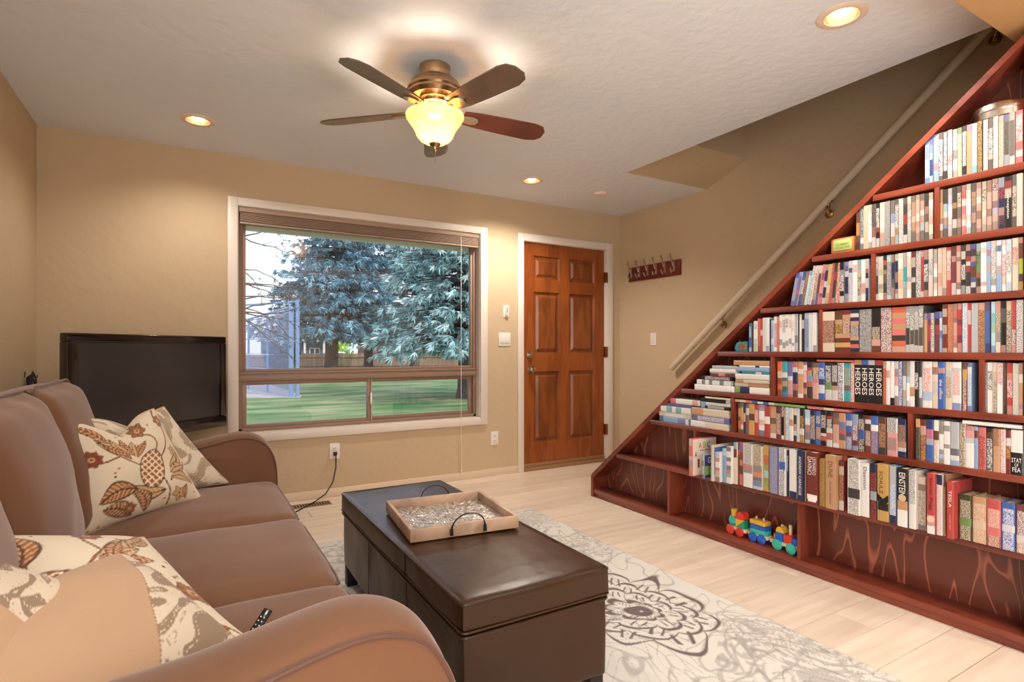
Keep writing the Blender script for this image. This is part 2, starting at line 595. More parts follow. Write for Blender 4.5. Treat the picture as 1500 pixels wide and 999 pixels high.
# ceiling with the stair opening and recessed light holes
OX, OY0, OY1 = 2.83, 0.97, 3.144
LAMPS = [(2.226, 1.237, 'lamp above the bookshelves, nearest to the stair'), (0.054, 3.665, 'lamp near the television corner'),
         (2.316, 3.661, 'lamp in front of the entrance door')]
UNSEEN_FILL = [(0.10, 1.24), (0.05, -0.9), (2.2, -0.9), (2.9, -0.2), (2.2, -2.0)]
def ceiling_face(outline, holes, z):
    """flat face with round holes, plus the hole walls"""
    bm = bmesh.new(); es = []
    def loop(pts):
        vs = [bm.verts.new((x, y, z)) for x, y in pts]
        for i in range(len(vs)): es.append(bm.edges.new((vs[i], vs[(i + 1) % len(vs)])))
        return vs
    loop(outline)
    rings = [loop([(x + .062 * math.cos(2 * PI * k / 32), y + .062 * math.sin(2 * PI * k / 32)) for k in range(32)]) for x, y in holes]
    bmesh.ops.triangle_fill(bm, use_beauty=True, use_dissolve=False, edges=es)
    for r_ in rings:
        up = [bm.verts.new((v.co.x, v.co.y, z + .13)) for v in r_]
        for i in range(32): bm.faces.new((r_[i], r_[(i + 1) % 32], up[(i + 1) % 32], up[i]))
    return bm
cb = MB()
cb.bm(ceiling_face([(LX, BY), (OX, BY), (OX, FY), (LX, FY)], [(a[0], a[1]) for a in LAMPS], CZ))
cb.add([(OX, OY1, CZ), (RX, OY1, CZ), (RX, FY, CZ), (OX, FY, CZ)], [(0, 1, 2, 3)])
cb.add([(OX, BY, CZ), (RX, BY, CZ), (RX, OY0, CZ), (OX, OY0, CZ)], [(0, 1, 2, 3)])
cb.box(LX, OX, BY, FY, CZ + .14, CZ + .2)
cb.box(OX, RX, OY1, FY, CZ + .14, CZ + .2)
cb.box(OX, RX, BY, OY0, CZ + .14, CZ + .2)
cb.add([(OX, OY0, CZ), (OX, OY1, CZ), (OX, OY1, CZ + .2), (OX, OY0, CZ + .2)], [(0, 1, 2, 3)])
cb.add([(OX, OY0, CZ), (RX, OY0, CZ), (RX, OY0, CZ + .2), (OX, OY0, CZ + .2)], [(0, 1, 2, 3)])
cb.build('ceiling', M['ceiling'], kind='structure', loc=(0, 0, CZ))

# stairwell above the opening
MB().prism([(OY1, CZ), (2.757, 2.536), (2.757, 4.9), (OY1 + .3, 4.9), (OY1 + .3, CZ + .2), (OY1, CZ + .2)], 'x', OX, RX).build('wall_stairwell_end', M['wall'], kind='structure')
MB().box(OX - .12, OX, BY, 3.4, CZ + .2, 4.9).build('wall_stairwell_side', M['wall'], kind='structure')
MB().box(OX - .12, RX + .16, BY, 3.4, 4.9, 5.0).build('ceiling_stairwell', M['ceiling'], kind='structure')
MB().box(OX, RX, -0.6, -0.5, CZ + .2, 4.9).build('wall_stairwell_back', M['wall'], kind='structure')
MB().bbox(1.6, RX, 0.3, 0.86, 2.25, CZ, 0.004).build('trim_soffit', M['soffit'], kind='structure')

# baseboards
def baseboard(name, x0, x1, y0, y1):
    MB().bbox(x0, x1, y0, y1, 0, 0.062, 0.004).build(name, M['trimwood'], kind='structure')
baseboard('baseboard_far', LX, 2.512, FY - .014, FY)
baseboard('baseboard_far_corner', 3.592, RX, FY - .014, FY)
baseboard('baseboard_right', RX - .014, RX, 3.25, FY - .014)
baseboard('baseboard_left', LX, LX + .014, BY, FY - .014)

# door casing, door and its parts
tr = MB()
tr.bbox(2.513, 2.573, FY - .018, FY + .0, 0, 2.112, .004)
tr.bbox(3.509, 3.590, FY - .018, FY + .0, 0, 2.112, .004)
tr.bbox(2.573, 3.509, FY - .018, FY + .0, 2.046, 2.112, .004)
tr.box(2.571, 2.578, FY, FY + .12, 0, 2.05); tr.box(3.504, 3.511, FY, FY + .12, 0, 2.05); tr.box(2.578, 3.504, FY, FY + .12, 2.043, 2.05)
tr.build('trim_door', M['trim'], kind='structure')
door = empty('door_1', (3.04, FY + .02, 0.0), kind='structure')
dx0, dx1, dz0, dz1 = 2.58, 3.502, 0.045, 2.042
dyf, dyb = FY + .012, FY + .052
st = 0.115
cxs = [(dx0 + st, 2.98), (3.085, dx1 - st)]
zs = [(0.245, 0.885), (1.045, 1.605), (1.715, 1.93)]
fr = MB()
fr.box(dx0, dx0 + st, dyf, dyb, dz0, dz1); fr.box(dx1 - st, dx1, dyf, dyb, dz0, dz1); fr.box(2.98, 3.085, dyf, dyb, dz0, dz1)
for (a, b) in cxs:
    zz = [dz0, zs[0][0], zs[0][1], zs[1][0], zs[1][1], zs[2][0], zs[2][1], dz1]
    for i in range(0, 8, 2):
        fr.box(a, b, dyf, dyb, zz[i], zz[i + 1])
fr.build('door_frame', M['door'], door)
for (a, b) in cxs:
    for (c, d) in zs:
        pm = MB()
        rr = 0.02
        o_, i_ = dyf + .011, dyf + .003
        m1 = 0.028; m2 = 0.05
        P0 = [(a, o_ - .006, c), (b, o_ - .006, c), (b, o_ - .006, d), (a, o_ - .006, d)]
        P1 = [(a + m1 * .4, o_ + .006, c + m1 * .4), (b - m1 * .4, o_ + .006, c + m1 * .4), (b - m1 * .4, o_ + .006, d - m1 * .4), (a + m1 * .4, o_ + .006, d - m1 * .4)]
        P2 = [(a + m1, o_ + .006, c + m1), (b - m1, o_ + .006, c + m1), (b - m1, o_ + .006, d - m1), (a + m1, o_ + .006, d - m1)]
        P3 = [(a + m2, i_, c + m2), (b - m2, i_, c + m2), (b - m2, i_, d - m2), (a + m2, i_, d - m2)]
        vs = P0 + P1 + P2 + P3
        fs = [(k * 4 + j, k * 4 + (j + 1) % 4, k * 4 + 4 + (j + 1) % 4, k * 4 + 4 + j) for k in range(3) for j in range(4)] + [(12, 13, 14, 15)]
        pm.add(vs, fs)
        pm.build('door_panel', M['door_panel'], door)
MB().lathe([(0.030, 0), (0.030, -.006), (0.012, -.010), (0.012, -.032), (0.024, -.040), (0.029, -.052), (0.026, -.064), (0.012, -.070)], (2.650, dyf, 0.906), 24, axis='y').build('door_knob', M['nickel'], door)
MB().lathe([(0.032, 0), (0.030, -.012), (0.018, -.016), (0.016, -.022)], (2.645, dyf, 1.035), 24, axis='y').bbox(2.637, 2.653, dyf - .034, dyf - .018, 1.031, 1.039, .002).build('deadbolt', M['nickel'], door)
for z in (1.78, 1.06, 0.31):
    MB().bbox(3.494, 3.522, FY - .024, FY + .010, z - .05, z + .05, .002).build('hinge', M['brass'], door)
MB().bbox(2.578, 3.504, FY - .02, FY + .10, 0.0, 0.03, .004).bbox(2.585, 3.50, FY + .004, FY + .012, 0.03, 0.062, .002).build('threshold', mat('threshold_bronze', (150, 112, 76), 0.4), door)

# window casing, frame, sashes and panes
wi = MB()
wi.bbox(0.235, 0.297, FY - .02, FY, 0.448, 2.118, .003)
wi.bbox(2.143, 2.209, FY - .02, FY, 0.448, 2.118, .003)
wi.bbox(0.297, 2.143, FY - .02, FY, 2.062, 2.118, .003)
wi.bbox(0.297, 2.143, FY - .02, FY, 0.448, 0.506, .003)
# jamb lining
wi.box(0.295, 0.303, FY, FY + .15, 0.504, 2.067); wi.box(2.137, 2.145, FY, FY + .15, 0.504, 2.067)
wi.box(0.303, 2.137, FY, FY + .15, 2.059, 2.067); wi.box(0.303, 2.137, FY, FY + .15, 0.504, 0.512)
wi.build('trim_window', M['trim'], kind='structure')
win = empty('window_1', (1.22, FY + .08, 0.512), kind='structure')
f0, f1 = FY + .055, FY + .115
fx0, fx1, fz0, fz1 = 0.303, 2.137, 0.512, 2.059
m = MB()
m.bbox(fx0, fx0 + .028, f0, f1, fz0, fz1, .003); m.bbox(fx1 - .028, fx1, f0, f1, fz0, fz1, .003)
m.bbox(fx0, fx1, f0, f1, fz0, fz0 + .024, .003); m.bbox(fx0, fx1, f0, f1, fz1 - .04, fz1, .003)
m.bbox(fx0, fx1, f0 - .012, f1, 0.862, 0.918, .004)
m.bbox(fx0, fx1, f0 - .018, f0 + .01, 0.912, 0.925, .003)
m.build('window_frame', M['alu'], win)
def sash(x0, x1, z0, z1, y0, y1, t, parent, tl=None):
    s = MB()
    s.bbox(x0, x0 + t, y0, y1, z0, z1, .002); s.bbox(x1 - t, x1, y0, y1, z0, z1, .002)
    s.bbox(x0 + t, x1 - t, y0, y1, z0, z0 + t, .002); s.bbox(x0 + t, x1 - t, y0, y1, z1 - t, z1, .002)
    so = s.build('sash', M['alu'], parent)
    MB().box(x0 + t - .004, x1 - t + .004, (y0 + y1) / 2 - .003, (y0 + y1) / 2 + .003, z0 + t - .004, z1 - t + .004).build('pane', M['glass'], so)
    return so
sash(fx0 + .028, fx1 - .028, 0.925, 2.019, f0 + .012, f1 - .012, 0.022, win)
sl = sash(fx0 + .028, 1.225, 0.536, 0.862, f0 + .002, f0 + .026, 0.026, win)
sr = sash(1.205, fx1 - .028, 0.536, 0.862, f0 + .030, f0 + .054, 0.030, win)
MB().bbox(1.222, 1.236, f0 - .008, f0 + .004, 0.66, 0.75, .002).build('latch', M['plastic'], sl)
MB().box(1.228, 1.236, f0 + .0, f0 + .030, 0.536, 0.862).build('meeting_rail', M['alu_light'], win)

# raised blind under the window head, with cord
bl = empty('window_blind', (1.22, FY + .02, 1.96), 'raised blind bunched into a narrow stack at the top of the window', 'blind')
MB().bbox(0.306, 2.134, FY - .004, FY + .05, 2.026, 2.058, .003).build('headrail', M['blind'], bl)
for k in range(9):
    z = 2.018 - k * 0.0068
    MB().box(0.312, 2.128, FY + .0 + (k % 2) * .002, FY + .048, z, z + .0035).build('slat', M['blind'], bl)
MB().bbox(0.310, 2.130, FY - .002, FY + .05, 1.944, 1.958, .003).build('bottom_rail', M['blind'], bl)
MB().tube([(1.956, FY - .03, 2.02), (1.956, FY - .028, 1.2), (1.957, FY - .028, 0.4), (1.960, FY - .028, 0.085)], .0022, 6).build('pull_cord', M['plastic'], bl)
MB().lathe([(.003, 0.06), (.007, .066), (.006, .09), (.002, .095)], (1.96, FY - .028, 0), 10).build('cord_tassel', M['plastic'], bl)

# ================================================================== CEILING THINGS
M['can'] = mat('can_baffle', (214, 150, 110), 0.35, metal=0.6)
M['ring'] = mat('lamp_ring', (238, 214, 190), 0.5)
M['bulb'] = mat('bulb_glow', (255, 240, 220), 0.5, emit=(1.0, 0.86, 0.66), estr=7)
for (x, y, lb), pw in zip(LAMPS, (70, 28, 88)):
    r_ = empty('recessed_ceiling_lamp', (x, y, CZ), 'round recessed ceiling ' + lb, 'ceiling lamp', 'recessed ceiling lamps')
    MB().lathe([(0.060, CZ - .001), (0.062, CZ - .006), (0.080, CZ - .008), (0.090, CZ - .003), (0.090, CZ + .0)], (x, y, 0), 36, cap=False).build('ring', M['ring'], r_)
    MB().lathe([(0.060, CZ - .002), (0.055, CZ + .05), (0.048, CZ + .10)], (x, y, 0), 36, cap=False).build('can', M['can'], r_)
    MB().lathe([(0.001, CZ + .004), (0.026, CZ + .008), (0.040, CZ + .022), (0.045, CZ + .045), (0.047, CZ + .09)], (x, y, 0), 28).build('bulb', M['bulb'], r_)
    light('lamp_light', 'SPOT', (x, y, CZ - .012), pw, WARM, (0, 0, 0), 0.035, spot=math.radians(146), blend=0.75)
for (x, y) in UNSEEN_FILL:
    light('lamp_light', 'SPOT', (x, y, CZ - .03), 48 if x > 1 else 22, WARM, (0, 0, 0), 0.035, spot=math.radians(112), blend=0.7)  # fill spots added out of view, without lamp fixtures

o = MB().lathe([(0.0, CZ - .022), (0.030, CZ - .022), (0.052, CZ - .016), (0.058, CZ)], (3.01, 3.672, 0), 24, cap=False).build('smoke_detector', M['ring'])
props(o, 'small flat white smoke detector on the ceiling by the stair opening', 'detector')

FX, FYc, FZ = 0.998, 2.42, 2.19
M['blade'] = wood('blade_walnut', (88, 66, 56), (104, 80, 66), 0.24, (2, 2, 2), 3.0, coat=0.3)
M['blade_red'] = wood('blade_cherry', (92, 36, 16), (112, 48, 24), 0.30, (2, 2, 2), 3.0, coat=0.3)
fan = empty('ceiling_fan', (FX, FYc, CZ), 'five-bladed brown ceiling fan with a glowing amber glass bowl', 'fan')
c_ = (FX, FYc, 0)
MB().lathe([(0.072, CZ), (0.072, CZ - .012), (0.066, CZ - .05), (0.064, CZ - .062)], c_, 32).build('canopy', M['pewter'], fan)
MB().lathe([(0.064, 2.345), (0.095, 2.338), (0.104, 2.325), (0.112, 2.322), (0.118, 2.306), (0.125, 2.302), (0.130, 2.286), (0.124, 2.278), (0.126, 2.268), (0.112, 2.252), (0.070, 2.248)], c_, 40).build('motor_housing', M['pewter'], fan)
vent = MB().lathe([(0.068, 2.250), (0.072, 2.246), (0.074, 2.222), (0.062, 2.212), (0.045, 2.210)], c_, 32).build('vent_band', M['nickel'], fan)
sl_ = MB()
for k in range(12):
    a = 2 * PI * k / 12 + .1
    sl_.add([(FX + math.cos(a + d) * r, FYc + math.sin(a + d) * r, z) for r in (0.0745,) for d, z in ((-.02, 2.226), (.02, 2.226), (.02, 2.242), (-.02, 2.242))], [(0, 1, 2, 3)])
sl_.build('vent_slot', M['slot'], vent, kind='stuff')
MB().lathe([(0.045, 2.212), (0.050, 2.206), (0.050, 2.196), (0.036, 2.190), (0.034, 2.176), (0.060, 2.170), (0.062, 2.160), (0.030, 2.158)], c_, 32).build('switch_housing', M['nickel'], fan)
for k in range(5):
    an = math.radians(-5 + 72 * k)
    R_ = Vector((math.cos(an), math.sin(an), 0)); T_ = Vector((-math.sin(an), math.cos(an), 0))
    pitch = math.radians(-13)
    Tp = T_ * math.cos(pitch) + Vector((0, 0, 1)) * math.sin(pitch)
    Np = R_.cross(Tp)
    def P(r, t, h=0.0):
        return Vector((FX, FYc, FZ - (r - .15) * 0.02)) + R_ * r + Tp * t + Np * h
    out = [(.135, -.045), (.20, -.055), (.34, -.062), (.50, -.066), (.545, -.055), (.568, -.025), (.570, .025), (.548, .052), (.50, .066), (.34, .062), (.20, .055), (.135, .045)]
    n = len(out)
    b = MB().add([P(r, t, .003) for r, t in out] + [P(r, t, -.003) for r, t in out], [tuple(range(n)), tuple(range(n, 2 * n))[::-1]] + [(i, (i + 1) % n, n + (i + 1) % n, n + i) for i in range(n)])
    bo_ = b.build('blade', M['blade_red'] if k == 0 else M['blade'], fan)
    if k == 0: bo_['label'] = 'reddish blade'
    ir = MB()
    pts = [(.055, 0, -.018), (.10, .012, -.020), (.135, .0, -.008)]
    for sgn in (-1, 1):
        ir.tube([P(r, t * sgn * 1.6, h) for r, t, h in pts], .006, 6)
    pl_ = [(.12, -.022), (.18, -.030), (.205, -.022), (.215, 0), (.205, .022), (.18, .030), (.12, .022)]
    n = len(pl_)
    ir.add([P(r, t, -.0035) for r, t in pl_] + [P(r, t, -.009) for r, t in pl_], [tuple(range(n)), tuple(range(n, 2 * n))[::-1]] + [(i, (i + 1) % n, n + (i + 1) % n, n + i) for i in range(n)])
    ir.build('blade_iron', M['nickel'], fan)
gm = bpy.data.materials.new('amber_glass'); gm.use_nodes = True
nt, N, L, p = nodes_of(gm)
p.inputs['Base Color'].default_value = (1.0, 0.72, 0.34, 1); p.inputs['Roughness'].default_value = 0.25
p.inputs['Emission Color'].default_value = (1.0, 0.58, 0.17, 1)
lw = N.new('ShaderNodeLayerWeight'); lw.inputs['Blend'].default_value = 0.35
mr = N.new('ShaderNodeMapRange'); mr.inputs['From Min'].default_value = 0.0; mr.inputs['From Max'].default_value = 0.55
mr.inputs['To Min'].default_value = 1.9; mr.inputs['To Max'].default_value = 0.62
L.new(lw.outputs['Facing'], mr.inputs['Value']); L.new(mr.outputs[0], p.inputs['Emission Strength'])
bowl = [(0.120, 2.184), (0.134, 2.178), (0.134, 2.166), (0.122, 2.146), (0.104, 2.122), (0.092, 2.100), (0.084, 2.080), (0.070, 2.062), (0.048, 2.048), (0.020, 2.042)]
inner = [(max(r - .005, .012), z + .003) for r, z in bowl[::-1]]
tr_ = N.new('ShaderNodeBsdfTransparent'); tr_.inputs[0].default_value = (1.0, .86, .62, 1)
mxs = N.new('ShaderNodeMixShader'); mxs.inputs[0].default_value = 0.32
L.new(p.outputs[0], mxs.inputs[1]); L.new(tr_.outputs[0], mxs.inputs[2]); L.new(mxs.outputs[0], N['Material Output'].inputs['Surface'])
MB().lathe(bowl + inner, c_, 40, cap=False).build('glass_bowl', gm, fan)
MB().lathe([(0.020, 2.050), (0.028, 2.044), (0.024, 2.036), (0.010, 2.028), (0.008, 2.018), (0.012, 2.012), (0.006, 2.000), (0.001, 1.996)], c_, 20).build('finial', M['pewter'], fan)
MB().tube([(FX, FYc, 1.998), (FX + .001, FYc, 1.975), (FX, FYc, 1.955)], .0014, 5).build('pull_chain', M['nickel'], fan)
light('fan_bulb', 'POINT', (FX, FYc, 2.120), 30, (1.0, 0.86, 0.68), size=0.03)

# ================================================================== WALL THINGS
def plate(name, lb, cat, c, w_, h_, face, kind='switch'):
    """face 'far' (normal -y) or 'right' (normal -x)"""
    r_ = empty(name, c, lb, cat)
    def B(a0, a1, z0, z1, d0, d1, nm, m_):
        mb = MB()
        if face == 'far': mb.bbox(c[0] + a0, c[0] + a1, FY - d1, FY - d0, c[2] + z0, c[2] + z1, .0012)
        else: mb.bbox(RX - d1, RX - d0, c[1] + a0, c[1] + a1, c[2] + z0, c[2] + z1, .0012)
        mb.build(nm, m_, r_)
    B(-w_ / 2, w_ / 2, -h_ / 2, h_ / 2, 0, .006, 'cover_plate', M['plastic'])
    if kind == 'switch':
        B(-.016, .016, -.033, .033, .005, .010, 'rocker', M['plastic'])
    elif kind == 'double':
        for s in (-.023, .023):
            B(s - .016, s + .016, -.033, .033, .005, .010, 'rocker', M['plastic'])
    elif kind == 'outlet':
        for s in (-.02, .02):
            B(-.014, .014, s - .014, s + .014, .005, .009, 'socket', M['plastic'])
            B(-.008, -.005, s - .004, s + .006, .009, .0095, 'slot', M['slot']); B(.005, .008, s - .004, s + .006, .009, .0095, 'slot', M['slot'])
    elif kind == 'remote':
        B(-.010, .016, -.04, .045, .006, .022, 'handset', M['plastic'])
        B(-.002, .008, -.01, .034, .022, .024, 'display', M['plastic_grey'])
    return r_
plate('fan_remote_holder', 'white fan remote in its wall cradle above the light switch', 'remote', (2.397, FY, 1.416), .060, .105, 'far', 'remote')
plate('light_switch', 'wide white light switch plate beside the wooden entrance door', 'switch', (2.383, FY, 1.172), .116, .116, 'far', 'double')
plate('wall_outlet', 'white wall outlet low on the wall near the door', 'outlet', (2.284, FY, .322), .072, .116, 'far', 'outlet')
plate('wall_outlet', 'white wall outlet below the window with a black cord plugged in', 'outlet', (0.941, FY, .335), .072, .116, 'far', 'outlet')
plate('light_switch', 'narrow white light switch on the stair wall below the coat hooks', 'switch', (RX, 3.746, 1.177), .072, .116, 'right', 'switch')
o = MB()
o.bbox(0.928, 0.954, FY - .032, FY - .0095, .305, .331, .003)
o.tube([(.941, FY - .03, .318), (.941, FY - .045, .300), (.940, FY - .05, .22), (.915, FY - .06, .12), (.86, FY - .08, .045), (.78, FY - .12, .012), (.70, FY - .2, .006), (.60, FY - .32, .005), (.45, FY - .42, .005), (.25, FY - .5, .005)], .0042, 8)
props(o.build('power_cord', M['black_matte']), 'black power cord hanging from the outlet below the window', 'cord')
v_ = empty('floor_vent', (0.74, 4.05, 0), 'small brown metal floor vent beside the baseboard under the window', 'vent')
MB().bbox(0.60, 0.88, 4.00, 4.10, 0.0, .004, .001).build('vent_frame', M['vent'], v_)
for k in range(14):
    MB().box(0.618 + k * .0185, 0.626 + k * .0185, 4.012, 4.088, .004, .006).build('slot', M['slot'], v_)

# coat rack on the right wall
HY0, HY1 = 3.412, 4.062
rk = empty('coat_rack', (RX, 3.74, 1.73), 'dark red wooden coat rack with six metal double hooks', 'coat rack')
MB().bbox(RX - .018, RX, HY0, HY1, 1.73, 1.866, .004).build('backboard', M['hookboard'], rk)
for k in range(6):
    y = 4.018 - k * .108
    h = MB()
    h.bbox(RX - .024, RX - .018, y - .009, y + .009, 1.765, 1.855, .002)
    h.tube([(RX - .022, y, 1.80), (RX - .040, y, 1.83), (RX - .056, y, 1.875), (RX - .070, y, 1.918)], [.007, .006, .006, .008], 8)
    h.tube([(RX - .022, y, 1.79), (RX - .034, y, 1.765), (RX - .050, y, 1.755), (RX - .062, y, 1.768), (RX - .066, y, 1.79)], [.007, .006, .006, .006, .008], 8)
    h.build('hook', M['nickel'], rk)

# handrail
hr = empty('handrail', (RX, 2.4, 0.9), 'long cream painted handrail rising along the stair wall', 'handrail')
def rz(y): return 0.916 + (3.478 - y) * 0.838
rx = RX - .055
prof = []
d_ = Vector((0, -1, .838)).normalized()
s_ = Vector((1, 0, 0)); n_ = d_.cross(s_)
a0 = Vector((rx, 3.478, rz(3.478))); a1 = Vector((rx, 0.35, rz(0.35)))
ring = [(math.cos(2 * PI * k / 16) * .021, math.sin(2 * PI * k / 16) * .030 * (1.0 if math.sin(2 * PI * k / 16) > 0 else .8)) for k in range(16)]
rb = MB()
secs = [(a0, .7), (a0 + d_ * .008, 1.0), (a1, 1.0)]
vs = []; fs = []
for (pp, s) in secs:
    vs += [pp + s_ * a * s + n_ * b * s for a, b in ring]
for i in range(2):
    for k in range(16): fs.append((i * 16 + k, i * 16 + (k + 1) % 16, (i + 1) * 16 + (k + 1) % 16, (i + 1) * 16 + k))
fs += [tuple(range(16))[::-1], tuple(range(32, 48))]
rb.add(vs, fs, 0, True); rb.build('rail', M['rail'], hr)
for y in (2.94, 2.10, 1.22):
    z = rz(y)
    b = MB()
    b.lathe([(.030, 0), (.028, -.006), (.012, -.010), (.010, -.014)], (RX, y + .03, z - .085), 20, axis='x')
    b.tube([(RX - .012, y + .03, z - .085), (RX - .04, y + .02, z - .080), (RX - .055, y, z - .055), (RX - .055, y, z - .028)], .007, 8)
    b.tube([Vector((rx, y, z - .029)) - d_ * .03, Vector((rx, y, z - .029)) + d_ * .03], .008, 8)
    b.build('bracket', M['pewter'], hr)

# ================================================================== TELEVISION CORNER
tv = empty('television', (-0.14, 3.73, 0.5), 'large flat black television standing across the room corner', 'television')
A = Vector((-0.500, 3.395, 0)); B = Vector((0.222, 4.095, 0)); ax = (B - A); TW = ax.length; ax.normalize(); nb = Vector((-ax.y, ax.x, 0))  # nb points to the corner
def TP(s, d, z): return A + ax * s + nb * d + Vector((0, 0, z))
def tbox(s0, s1, d0, d1, z0, z1, b, nm, m_, par=tv):
    mb = MB().bbox(s0, s1, d0, d1, z0, z1, b)
    mb.v = [tuple(TP(p[0], p[1], p[2])) for p in mb.v]
    return mb.build(nm, m_, par)
TB, TT = 0.585, 1.168
tbox(0, TW, 0.0, .05, TT - .045, TT, .006, 'bezel', M['tvbezel'])
tbox(0, .055, 0.0, .05, TB + .07, TT - .045, .004, 'bezel', M['tvbezel'])
tbox(TW - .045, TW, 0.0, .05, TB + .07, TT - .045, .004, 'bezel', M['tvbezel'])
tbox(0, TW, -.008, .05, TB, TB + .07, .012, 'bezel', M['tvbezel'])
tbox(.055, TW - .045, .010, .04, TB + .07, TT - .045, .001, 'screen', M['screen'])
tbox(.04, TW - .04, .05, .105, TB + .05, TT - .05, .02, 'back_shell', M['black_matte'])
tbox(TW * .42, TW * .58, .02, .07, 0.50, TB, .004, 'neck', M['black'])
tbox(TW * .25, TW * .75, -.10, .16, 0.48, 0.50, .008, 'base', M['black'])
ts = empty('tv_stand', (-0.14, 3.73, 0), 'low black stand under the television behind the sofa', 'stand')
tbox(.12, TW - .12, -.12, .20, .445, .478, .004, 'top', M['black_matte'], ts)
tbox(.12, TW - .12, -.12, .20, .05, .08, .004, 'shelf', M['black_matte'], ts)
tbox(.12, .15, -.12, .20, 0.0, .445, .003, 'side_panel', M['black_matte'], ts)
tbox(TW - .15, TW - .12, -.12, .20, 0.0, .445, .003, 'side_panel', M['black_matte'], ts)
cb_ = empty('coiled_cable', (LX, 3.90, .8), 'coil of black cable hanging from a hook on the left wall', 'cable')
k_ = MB()
for j in range(5):
    r1 = .062 + j * .004; pts = []
    for i in range(28):
        a = 2 * PI * i / 28
        pts.append((LX + .018 + j * .005 + .004 * math.sin(3 * a + j), 3.93 + r1 * .55 * math.sin(a) , .868 + j * .002 + r1 * 1.15 * math.cos(a)))
    k_.tube(pts, .0038, 6, closed=True)
k_.build('cable', M['black_matte'], cb_)
MB().tube([(LX, 3.93, .935), (LX + .05, 3.93, .925), (LX + .055, 3.93, .945)], .003, 6).tube([(LX, 3.93, .935), (LX + .003, 3.93, .965)], .004, 6).build('hook', M['nickel'], cb_)

# ================================================================== SOFA
sofa = empty('sofa', (-0.2, 1.9, 0), 'three-seat brown fabric sofa with piped cushions along the left wall', 'sofa')
AY0, AY1 = 0.80, 0.945     # near arm
BY0, BY1 = 2.88, 3.025     # far arm
def profA(y_near):
    return [(-.66, .10), (-.66, .60), (-.5, .605), (-.3, .612), (-.1, .620), (.0, .628), (.08, .644), (.16, .662), (.22, .670), (.27, .662), (.315, .638), (.343, .600), (.362, .555), (.370, .49), (.372, .40), (.372, .10)]
def smooth(pts, it=2):
    for _ in range(it):
        q = [pts[0]]
        for a, b in zip(pts, pts[1:]):
            q += [(a[0] * .75 + b[0] * .25, a[1] * .75 + b[1] * .25), (a[0] * .25 + b[0] * .75, a[1] * .25 + b[1] * .75)]
        q.append(pts[-1]); pts = q
    return pts
def arm(y0, y1, name='arm'):
    base = profA(0); pr = [base[0]] + smooth(base[1:], 2)
    n = len(pr); vs = []; fs = []
    m_ = 13
    cx, cz = 0.0, .35
    for j in range(m_):
        t = j / (m_ - 1); yy = y0 + (y1 - y0) * t
        e = 1 - abs(2 * t - 1)
        cr = .020 * (1 - (2 * t - 1) ** 2) + .010 * min(1, e * 6)
        for (x, z) in pr:
            dx, dz = x - cx, z - cz
            L_ = math.hypot(dx, dz) + 1e-6
            g = cr if (z > .12) else 0
            nx = dx / L_ * .3
            vs.append((x + nx * g, yy, z + (dz / L_) * g))
    for j in range(m_ - 1):
        for i in range(n):
            a = j * n + i; b = j * n + (i + 1) % n
            fs.append((a, b, b + n, a + n))
    fs += [tuple(range(n)), tuple(range((m_ - 1) * n, m_ * n))[::-1]]
    o = MB().add(vs, fs, 0, True).build(name, M['cloth'], sofa)
    for yy in (y0, y1):
        MB().tube([(x + .002, yy, z + .002) for x, z in pr[1:-1]], .0048, 8).build('piping', M['piping'], o)
    return o
arm(AY0, AY1); arm(BY0, BY1)
MB().bbox(-.70, .30, AY1 - .02, BY0 + .02, .09, .30, .02).build('base_frame', M['cloth'], sofa)
MB().bbox(-.745, -.52, AY0 + .03, BY1 - .03, .09, .855, .05, seg=4).build('back_frame', M['cloth'], sofa)
for (x, y) in ((.31, AY0 + .05), (.31, BY1 - .05), (-.62, AY0 + .05), (-.62, BY1 - .05)):
    MB().lathe([(.030, .10), (.026, .05), (.020, 0)], (x, y, 0), 14).build('foot', M['black_matte'], sofa)
SY = [AY1 + .002, 1.555, 2.215, BY0 - .002]
def pipe_loop(c, h, r, zc, frame, parent, inset=0.002):
    pts = []
    for k in range(64):
        a = 2 * PI * k / 64
        p_ = [math.cos(a), math.sin(a)]
        q = [max(-(h[0] - r), min(h[0] - r, p_[0] * 9)), max(-(h[1] - r), min(h[1] - r, p_[1] * 9))]
        # walk a rounded rectangle
        L_ = max(abs(p_[0]) / h[0], abs(p_[1]) / h[1]); e = [p_[0] / L_, p_[1] / L_]
        core = [max(-(h[i] - r), min(h[i] - r, e[i])) for i in range(2)]
        d = Vector((e[0] - core[0], e[1] - core[1])); m0 = max(abs(d.x), abs(d.y))
        d = d.normalized() * m0 if d.length > 1e-9 else d
        pts.append(Vector(c) + frame @ Vector((core[0] + d.x, core[1] + d.y, zc)))
    return MB().tube(pts, .0042, 6, closed=True).build('piping', M['piping'], parent)
I3 = Matrix.Identity(3)
for i in range(3):
    y0, y1 = SY[i], SY[i + 1]
    c = (-.085, (y0 + y1) / 2, .385); h = (.455, (y1 - y0) / 2 - .002, .078)
    V, F = soft_box(c, h, .045, (0.010, 0.0, .030), 18, None, .006, i * 3 + 1)
    s = MB().add(V, F, 0, True).build('seat_cushion', M['cloth'], sofa)
    pipe_loop((c[0], c[1], c[2]), (h[0] + .001, h[1]), .045, .052, I3, s)
    pipe_loop((c[0], c[1], c[2]), (h[0] + .001, h[1]), .045, -.052, I3, s)
